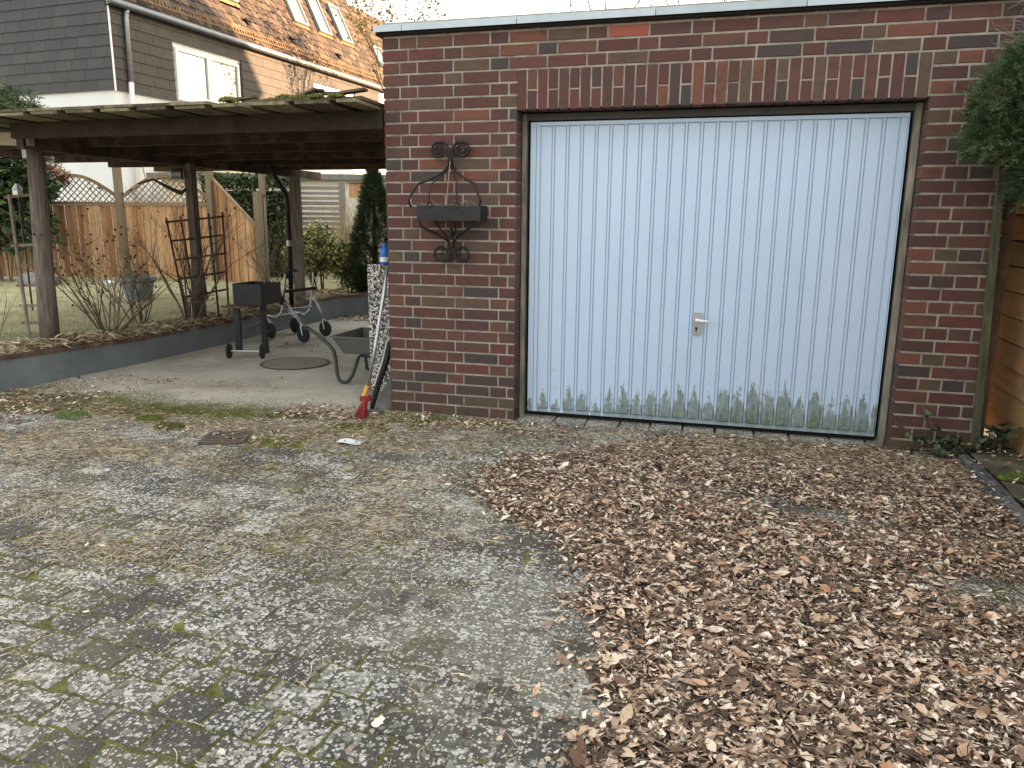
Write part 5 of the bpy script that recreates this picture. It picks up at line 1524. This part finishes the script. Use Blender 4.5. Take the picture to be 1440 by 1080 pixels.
# ivy at the foot of the right pier, dark plant at right edge
iv = thing("ivy", (3.62,-.08,.03), "small ivy plant creeping up the foot of the right brick pier", "plant")
m = MB(); tips = []
for (a,b,c__) in (((3.64,-.06,.03),(3.52,-.05,.20),(3.45,-.04,.33)),((3.66,-.07,.03),(3.48,-.06,.10),(3.32,-.05,.20)),((3.70,-.08,.04),(3.78,-.10,.12),(3.86,-.08,.22)),((3.60,-.10,.03),(3.55,-.12,.07),(3.42,-.13,.06)),((3.68,-.1,.03),(3.66,-.13,.12),(3.62,-.12,.16))):
    m.tube([a,b,c__], .0035, 5)
    for q in range(22):
        t = random.random(); p = Vector(a).lerp(Vector(b), t*2) if t < .5 else Vector(b).lerp(Vector(c__), t*2-1); tips.append(tuple(p+Vector((random.gauss(0,.015),-.02+random.gauss(0,.01),random.gauss(0,.012)))))
B(m, "stem", M_bark, iv)
P = np.array(tips); link("leaves", scatter_mesh("leaves", [lobed_t(91,7,.3),lobed_t(92,7,.3)], P, rand_rot(len(P),.8), rng.uniform(.03,.06,len(P))), M_ivy, iv)
iv2 = thing("broad_leaf_plant", (3.86,-.10,.08), "dark glossy broad leaves at the foot of the plank fence, right edge", "plant")
P = np.array([3.87,-.12,.16])+rng.normal(0,1,(24,3))*np.array([.04,.07,.035]); link("leaves", scatter_mesh("leaves", [leaf_t(4,.30,.3,.2)], P, rand_rot(24,.5), rng.uniform(.06,.11,24)), M_ivy, iv2)
B(MB().tube([(3.87,-.12,.05),(3.87,-.12,.16)], .006, 5), "stem", M_bark, iv2)

# far trees showing above roofs
def far_tree(base, h, label, leaves=0, mat=M_bark, spread=.5, r0=.12, depth=5, cat="tree", out=.6):
    t = thing("far_tree", base, label, cat); tips = []
    m = MB(); trunk = [(base[0],base[1],base[2]),(base[0]+.1,base[1],base[2]+h*.45)]
    B(MB().tube(trunk, [r0,r0*.7], 8), "trunk", M_trunk, t)
    for q in range(6):
        a = q*1.05+random.uniform(-.3,.3); k = random.uniform(.3,.45)
        branch(m, (base[0]+.1*k,base[1],base[2]+h*k), (out*math.cos(a),out*math.sin(a),.9), h*.24, r0*.4, depth-1, spread, .2, tips)
    B(m, "limbs", mat, t)
    if leaves:
        P = np.array([tuple(random.choice(tips)) for _ in range(leaves)])+rng.normal(0,.14,(leaves,3))
        link("crown", scatter_mesh("crown", small_leaf, P, rand_rot(leaves,1), rng.uniform(.07,.15,leaves)), M_autumn, t)
    return t
far_tree((-7.0,16.6,.2), 8.9, "slim pale green tree top above the tiled roof beside the garage", 1500, r0=.10, spread=.22, out=.12)
far_tree((1.7,15.3,.2), 9.6, "bare tree with fine twigs showing just above the garage roof, middle", 0)
far_tree((3.6,16.2,.2), 10.0, "bare tree behind the right half of the garage roof", 250)
far_tree((-1.0,14.6,.2), 8.4, "thin bare tree behind the left half of the garage roof", 0, depth=4)

# unseen conifers added on the sun side to break up the low sun
ce = conifer_cone("shade_conifer", (9.5,24.5,.0), 9.0, 2.2, "unseen conifer added between two others behind the shading brick house", "conifer", 2600, M_leafdark, .95, group="added conifers that block low sun")
def copy_thing(o, dloc, label, scale=1.0):
    c = o.copy(); C.objects.link(c); c.location = Vector(dloc); c["label"] = label; c.scale = (scale,)*3
    for ch in o.children:
        d = ch.copy(); C.objects.link(d); d.parent = c
    return c
for (x,y,s_) in ((6.6,21.4,1.05),(14.5,24.0,1.1)):
    copy_thing(ce, (x,y,0), "unseen conifer added behind the shading brick house, %s" % ("nearest to its far left corner" if x < 10 else "farthest from the garage"), s_)

nh = thing("shade_house", (11,15,0), "unseen brick house added behind the garage to shade the far house", "house")  # added out of view, blocks low sun and sky glow from the far house
m = MB(); m.box(7.6,15.0,8.6,20.4,-.05,8.7); B(m, "wall", M_brick, nh)
m = MB(); m.add([(7.2,8.2,8.65),(15.4,8.2,8.65),(15.4,20.8,8.65),(7.2,20.8,8.65),(11.3,8.2,12.2),(11.3,20.8,12.2)],[(0,3,2,1),(0,1,4),(2,3,5),(0,4,5,3),(1,2,5,4)]); B(m, "roof", M_roof, nh)
for yy in (10.5,14.0,17.5):
    for zz in (1.0,3.9,6.7):
        f = B(MB().box(7.54,7.60-.001,yy,yy+1.4,zz,zz+1.3), "window", M_winframe, nh); B(MB().box(7.53,7.539,yy+.08,yy+1.32,zz+.08,zz+1.22), "pane", M_glass, f)

# ================================================================== GROUND COVER
cam_xy = np.array([2.2706,-4.9478])
# needles and dry grass on the driveway
strand = []
for q in range(5):
    r = random.Random(q+5); b1 = r.uniform(-.25,.25); b2 = r.uniform(-.25,.25); w = .018
    vs = []; fs = []
    for i in range(4):
        t = i/3; y_ = b1*math.sin(t*3.0)+b2*t*t; vs += [(t-.5, y_-w*(1-t*.6), .02+.12*math.sin(t*3.1)*r.uniform(.3,1)), (t-.5, y_+w*(1-t*.6), .02+.10*math.sin(t*3.1))]
    for i in range(3): a = i*2; fs += [(a,a+1,a+2),(a+1,a+3,a+2)]
    strand.append((vs, fs))
N = 170000
X = rng.uniform(-3.0,3.7,N); Y = -4.4+ (rng.uniform(0,1,N)**.8)*4.9
den = np.clip((fbm(X*.9, Y*2.0, 1.3, 21)-.43)*3.2, 0, 1)**1.4
den *= np.clip(1.25-.30*(X+.9)**2*.35, .15, 1)
den = den*np.where((Y > -2.6) & (X < .9), 1.6, .8)+.06
den = np.where((Y > -.15) & (X < 0), den*.25, den)
den = np.maximum(den, .9*np.exp(-((Y+.28)/.30)**2)*(X > .4)*(.4+fbm(X,Y,3,9)))
keep = rng.uniform(0,1,N) < den*.60
keep &= ~((Y > .04) & (X > 0))
X, Y = X[keep], Y[keep]; n = len(X)
lift = np.where((X > 1.4) & (Y > -.9), .018, 0)
P = np.stack([X, Y, .004+lift+rng.uniform(0,.006,n)], 1)
link("dry_needle_litter", scatter_mesh("dry_needle_litter", strand, P, rand_rot(n,.10), np.stack([rng.uniform(.02,.09,n), rng.uniform(.03,.08,n), rng.uniform(.02,.07,n)],1)),
     M_needle, kind="stuff", label="dry pine needles and straw strewn over the pavers", cat="needles")

# moss in the joints and patches
row = []
N = 620000
X = rng.uniform(-3.2,3.7,N); Y = -4.4+rng.uniform(0,1,N)**.8*4.6
# back to the unrotated paver grid
Xr = X*math.cos(-ang)-(Y+2)*math.sin(-ang); Yr = X*math.sin(-ang)+(Y+2)*math.cos(-ang)-2
ry = (Yr+8.3+PH/2)/PH; rowi = np.floor(ry); fy = np.abs(ry-np.round(ry))*PH
sh_ = np.where(rowi % 2 == 1, PW/2, 0); cx_ = (Xr+2.9-sh_+PW/2)/PW; fx = np.abs(cx_-np.round(cx_))*PW
wavev = np.cos(2*np.pi*cx_)*PA*0
wob = .018*(vnoise(X,Y,14,3)-.25)
joint = (fy < .006+wob) | (fx < .003+wob)
mossn = fbm(X, Y, 2.2, 40)
onpav = ((X > .9) | (Y < -.98+(X+2.9)*.24)) & (Y < .05)
pj_ = np.where(joint & onpav, np.clip((mossn-.36)*5, 0, 1)*np.clip(1.05-.32*(X+.2), .3, 1), 0)
patch = np.where(onpav, np.clip((fbm(X,Y,1.5,55)-.60)*6,0,1)*.05, 0)
patch += np.where(onpav & (Y > -.75), np.clip((fbm(X,Y,3,75)-.48)*5,0,1)*.16, 0)
edge_ = -1.03+(X+2.9)*.24*0
strip_ = np.exp(-((Y+.62-(-X)*.0+.10*X)/.34)**2)*(X < .5)
patch += strip_*np.clip((fbm(X*1.0,Y*1.6,2.4,90)-.33)*5,0,1)*.95
patch += ((X > 2.2) & (X < 3.2) & (np.abs(Y+1.20+.30*(X-2.7)) < .13))*np.where(joint,.9,.25*(fbm(X,Y,6,5)>.5))
patch += (((X-3.40)**2/.13+(Y+1.86)**2/.02) < 1)*np.where(joint,.9,.35*(fbm(X,Y,6,5)>.48))
keep = rng.uniform(0,1,N) < np.clip(pj_+patch,0,1)
X, Y = X[keep], Y[keep]; n = len(X)
P = np.stack([X, Y, np.where(Y > -.9, -.005, -.0045)], 1)
link("joint_moss", scatter_mesh("joint_moss", tuft, P, rand_rot(n,.35), np.stack([rng.uniform(.008,.018,n),rng.uniform(.008,.018,n),rng.uniform(.004,.009,n)],1)), M_moss, kind="stuff",
     label="olive green moss filling the paver joints", cat="moss")
# bright moss cushions
for i, (cx_, cy_, r_, lab, mt) in enumerate(((-1.48,-.72,.085,"round yellow green moss cushion, left of the pair near the drain",M_moss_bright),(-1.22,-.84,.085,"olive moss cushion right of the pair near the drain",M_moss),
                                         (-2.05,-.80,.10,"tuft of bright green moss and grass at the left of the yard edge",M_green_grass),(3.80,.02,.07,"bright moss cushion behind the kerb end",M_moss_bright),(3.80,-.62,.06,"small bright moss cushion on the verge at the right edge",M_moss_bright))):
    n = 1500; a = rng.normal(0,1,(n,3)); a /= np.linalg.norm(a,axis=1,keepdims=True); a[:,2] = np.abs(a[:,2])
    zb = .075 if cx_ > 3 else -.004
    P = np.stack([cx_+a[:,0]*r_*1.3, cy_+a[:,1]*r_*.8, zb+a[:,2]*r_*.38],1)
    link("moss_cushion", scatter_mesh("moss_cushion", tuft, P, align_rot(a+rng.normal(0,.6,a.shape)), rng.uniform(.008,.016,n)), mt, kind="stuff", label=lab, cat="moss")

# fallen leaves: mounded bed, thousands of loose leaves, and the large ones singly
leaf_root = thing("leaf_litter", (2.7,-2,0), "thick carpet of dead brown leaves in front of the garage door", "leaves")
gx_ = np.linspace(.9,3.70,150); gy_ = np.linspace(-5.2,.05,250)
GX, GY = np.meshgrid(gx_, gy_)
ins = inpoly(GX, GY, leafpoly).astype(float)
# soften the mask
k_ = ins.copy()
for it in range(7):
    k_[1:-1,1:-1] = (k_[1:-1,1:-1]+k_[:-2,1:-1]+k_[2:,1:-1]+k_[1:-1,:-2]+k_[1:-1,2:])/5
def bare(X, Y):
    b = np.exp(-(((X-2.70)/.50)**2+((Y+1.20+.30*(X-2.70))/.135)**2)**2)
    b = np.maximum(b, np.exp(-(((X-3.40)/.36)**2+((Y+1.88)/.15)**2)**2))
    b = np.maximum(b, .7*np.exp(-(((X-3.25)/.2)**2+((Y+1.35)/.07)**2)))
    return b
hgt = .022*np.clip(k_*1.6-.62,-.6,1)+.022*(fbm(GX,GY,3.1,3)-.5)-.012-.10*bare(GX,GY)
hgt = np.where(GY > -.7, hgt-.010, hgt)
def leaf_h(X, Y):
    i = np.clip(((X-gx_[0])/(gx_[-1]-gx_[0])*(len(gx_)-1)).astype(int),0,len(gx_)-1); j = np.clip(((Y-gy_[0])/(gy_[-1]-gy_[0])*(len(gy_)-1)).astype(int),0,len(gy_)-1)
    return hgt[j,i], k_[j,i]
vs = np.stack([GX.ravel(),GY.ravel(),hgt.ravel()],1)
me = bpy.data.meshes.new("leaf_mould"); W_ = len(gx_)
me.from_pydata([tuple(v) for v in vs], [], [(j*W_+i,j*W_+i+1,(j+1)*W_+i+1,(j+1)*W_+i) for j in range(len(gy_)-1) for i in range(W_-1) if max(hgt[j,i],hgt[j+1,i+1],hgt[j,i+1],hgt[j+1,i]) > -.008])
link("leaf_mould", me, M_mould, leaf_root, kind="stuff")
def curl_leaf(r, n=4, wid=.26, roll=1.0, bend=.3, twist=.6, bite=.0):
    vs = []; fs = []; ph = max(abs(roll), .15); sg = 1 if roll > 0 else -1
    for i in range(n+1):
        t = i/n; w = wid*max(math.sin(math.pi*(t*.94+.03)), 0)**.7*(1.1-.35*t)*r.uniform(1-bite,1+bite*.5)
        tw = twist*(t-.5); zc = bend*((t-.5)**2-.08)*1.6
        for s_ in (-1,0,1):
            y_ = w*math.sin(s_*ph)/ph; z_ = sg*w*(1-math.cos(s_*ph))/ph+r.uniform(-.015,.015)
            vs.append((t-.5+r.uniform(-.02,.02), y_*math.cos(tw)-z_*math.sin(tw), zc+y_*math.sin(tw)+z_*math.cos(tw)))
    for i in range(n):
        a_ = i*3
        for k in (0,1): fs += [(a_+k,a_+k+3,a_+k+1),(a_+k+1,a_+k+3,a_+k+4)]
    return vs, fs
leafT = []
for q in range(12):      # moderately cupped leaves
    r = random.Random(q+100); leafT.append(curl_leaf(r, 3, r.uniform(.20,.34), r.choice((-1,1))*r.uniform(.3,1.1), r.uniform(-.5,.7), r.uniform(-.9,.9), .12))
for q in range(10):      # tightly rolled, narrow
    r = random.Random(q+150); leafT.append(curl_leaf(r, 3, r.uniform(.12,.24), r.choice((-1,1))*r.uniform(1.4,2.5), r.uniform(-.6,.8), r.uniform(-1.2,1.2), .15))
for q in range(4): leafT.append(lobed_t(q+200, 13, random.uniform(-.4,.5)))
for q in range(7):       # torn scraps
    r = random.Random(q+300); leafT.append(curl_leaf(r, 2, r.uniform(.2,.4), r.uniform(-1.5,1.5), r.uniform(-.5,.5), r.uniform(-1,1), .3))
N = 150000
X = rng.uniform(.9,3.69,N); Y = -4.6+rng.uniform(0,1,N)*4.62

jx = rng.normal(0,.05,N); jy = rng.normal(0,.05,N)
hh, kk = leaf_h(X+jx, Y+jy); hz_, _ = leaf_h(X, Y)
b_ = bare(X,Y)
edge_n = fbm(X,Y,5,17)
dens = np.clip((kk-.30-.55*(edge_n-.45))*3.0,0,1)*np.clip(.62+.9*(fbm(X,Y,2.3,61)-.25),0,1)*(1-.95*b_)*np.where(Y > -.6, .45+.55*np.clip((-Y)/.6,0,1), 1)
keep = rng.uniform(0,1,N) < dens
X = np.where(rng.random(N) < .05, X-rng.exponential(.16,N), X)
X, Y, hz_ = X[keep], Y[keep], hz_[keep]; n = len(X)
size = rng.lognormal(math.log(.0235),.42,n)
size = np.clip(size, .010, .075)
P = np.stack([X, Y, np.maximum(hz_,-.004)+.006+rng.uniform(0,.016,n)], 1)
link("loose_leaves", scatter_mesh("loose_leaves", leafT, P, rand_rot(n,.36), size, True), M_leaf, leaf_root, kind="stuff")
# scattered few beyond the heap: along the walls and over the pavers
sets = []
def strew(n, x0,x1,y0,y1, z=.008, s=.03): sets.append(np.stack([rng.uniform(x0,x1,n),rng.uniform(y0,y1,n),np.full(n,z)+rng.uniform(0,.02,n), np.full(n,s)],1))
strew(520, 0.2,1.4,-.34,-.02,.004,.026); strew(420,-3.15,-2.3,-1.1,-.25,.004,.034); strew(260,-3.1,-2.2,-.5,.5,.0,.026); strew(260, -.8,.15,-.45,.1,.0,.028); strew(420,-2.9,.4,-1.0,-.45,.004,.020)
strew(900, -2.9,-1.2,4.5,5.25,.0,.05); strew(90,-2.6,1.8,-3.8,-.6,.006,.022); strew(70,-2.8,-.4,.2,3.4,.0,.03); strew(150,3.73,3.95,-1.2,.2,.09,.03); strew(160,-1.3,-.2,-1.0,-.7,.004,.022); strew(60,-2.45,-1.95,2.2,2.5,.0,.03); strew(420,3.58,3.80,-3.0,.12,.045,.026); strew(260,-.75,-.05,-.36,-.02,.0,.034)
S_ = np.concatenate(sets); n = len(S_)
link("strewn_leaves", scatter_mesh("strewn_leaves", leafT, S_[:,:3], rand_rot(n,.4), S_[:,3]*rng.uniform(.6,1.5,n)), M_leaf, kind="stuff", label="sparse brown leaves blown along the walls and over the yard", cat="leaves")
# thin twigs and stalks lying in the leaves
n = 5200
X = rng.uniform(1.1,3.66,n); Y = -4.3+rng.uniform(0,1,n)*4.3; h_, kq = leaf_h(X, Y); kp = kq > .45; X, Y, h_ = X[kp], Y[kp], h_[kp]; n = len(X)
P = np.stack([X, Y, np.maximum(h_,0)+.020+rng.uniform(0,.012,n)],1)
link("fine_twigs", scatter_mesh("fine_twigs", strand, P, rand_rot(n,.16), np.stack([rng.uniform(.04,.12,n),rng.uniform(.05,.10,n),rng.uniform(.03,.10,n)],1)), M_bark, leaf_root, kind="stuff")
# single large leaves
bigT = [leafT[i] for i in (0,1,2,3,4,5,6,8,9,22,23,25)]
bigM = []
for tv, tf in bigT:
    me = bpy.data.meshes.new("leaf"); me.from_pydata([tuple(v) for v in tv], [], tf); me.polygons.foreach_set("use_smooth",[True]*len(me.polygons)); bigM.append(me)
cnt = 0
while cnt < 285:
    x = random.uniform(1.2,3.66); y = -random.uniform(1.2,4.1)
    h_, k2 = leaf_h(np.array([x]), np.array([y]))
    if k2[0] < .45 or bare(np.array([x]),np.array([y]))[0] > .3 or not in_view(x,y): continue
    s_ = random.uniform(.038,.066)
    o = link("leaf", bigM[cnt % len(bigM)], M_leaf_big, leaf_root, loc=(x,y,max(h_[0],0)+.024+random.uniform(0,.006)), rot=(random.gauss(0,.30),random.gauss(0,.30),random.uniform(0,6.28)))
    o.scale = (s_,s_,s_*.7); cnt += 1

# grass on the raised lawn
blade = [([(0,-.05,0),(0,.05,0),(.25,0,1)], [(0,1,2)]), ([(0,-.05,0),(0,.05,0),(-.1,.35,.9)], [(0,1,2)]), ([(0,-.05,0),(.05,.05,0),(.6,.1,.7)], [(0,1,2)])]
N = 60000
Yg = -.5+rng.uniform(0,1,N)**1.2*7.5; wxg = np.interp(Yg, [p[1] for p in wl[:9]], [p[0] for p in wl[:9]])-.13
Xg = wxg-rng.uniform(0,1,N)**1.5*6.5
P = np.stack([Xg, Yg, lawn_z(Xg,Yg)-.005],1)
gr_ = (Yg < .75) & (Xg > -5.2)
link("lawn_grass", scatter_mesh("lawn_grass", blade, P[~gr_], rand_rot((~gr_).sum(),.3), np.stack([rng.uniform(.03,.06,(~gr_).sum())]*2+[rng.uniform(.02,.055,(~gr_).sum())],1)), M_grass, kind="stuff", label="short pale winter grass of the raised lawn", cat="grass")
link("mossy_grass", scatter_mesh("mossy_grass", blade, P[gr_], rand_rot(gr_.sum(),.4), np.stack([rng.uniform(.03,.05,gr_.sum())]*2+[rng.uniform(.015,.04,gr_.sum())],1)), M_green_grass, kind="stuff", label="soft green mossy grass at the near left corner of the lawn", cat="grass")
# dead grass hanging over the wall and along its edge
N = 5200
Yd = rng.uniform(-.3,5.0,N); wd = np.interp(Yd, [p[1] for p in wl[:9]], [p[0] for p in wl[:9]])
lump = fbm(Yd*1.0, Yd*0, 2.6, 12); keep = rng.uniform(0,1,N) < np.clip((lump-.40)*4,0.05,1); Yd, wd = Yd[keep], wd[keep]; n = len(Yd)
zt = np.interp(Yd, [p[1] for p in wl[:9]], wt[:9])
P = np.stack([wd-rng.uniform(-.02,.34,n), Yd, zt+rng.uniform(-.01,.05,n)],1); 
link("dead_grass", scatter_mesh("dead_grass", strand, P, rand_rot(n,.5), np.stack([rng.uniform(.06,.20,n),rng.uniform(.06,.14,n),rng.uniform(.15,.35,n)],1)), M_needle, kind="stuff", label="tufts of dead straw grass along the top of the low grey wall", cat="grass")
# short green grass along the foot of the left pier
N = 900
P = np.stack([rng.uniform(.0,.55,N), -.03-rng.uniform(0,1,N)**2*.14, np.full(N,-.01)],1)
link("wall_foot_grass", scatter_mesh("wall_foot_grass", blade, P, rand_rot(N,.5), np.stack([rng.uniform(.03,.06,N)]*2+[rng.uniform(.015,.045,N)],1)), M_green_grass, kind="stuff", label="short green grass at the foot of the left brick pier", cat="grass")
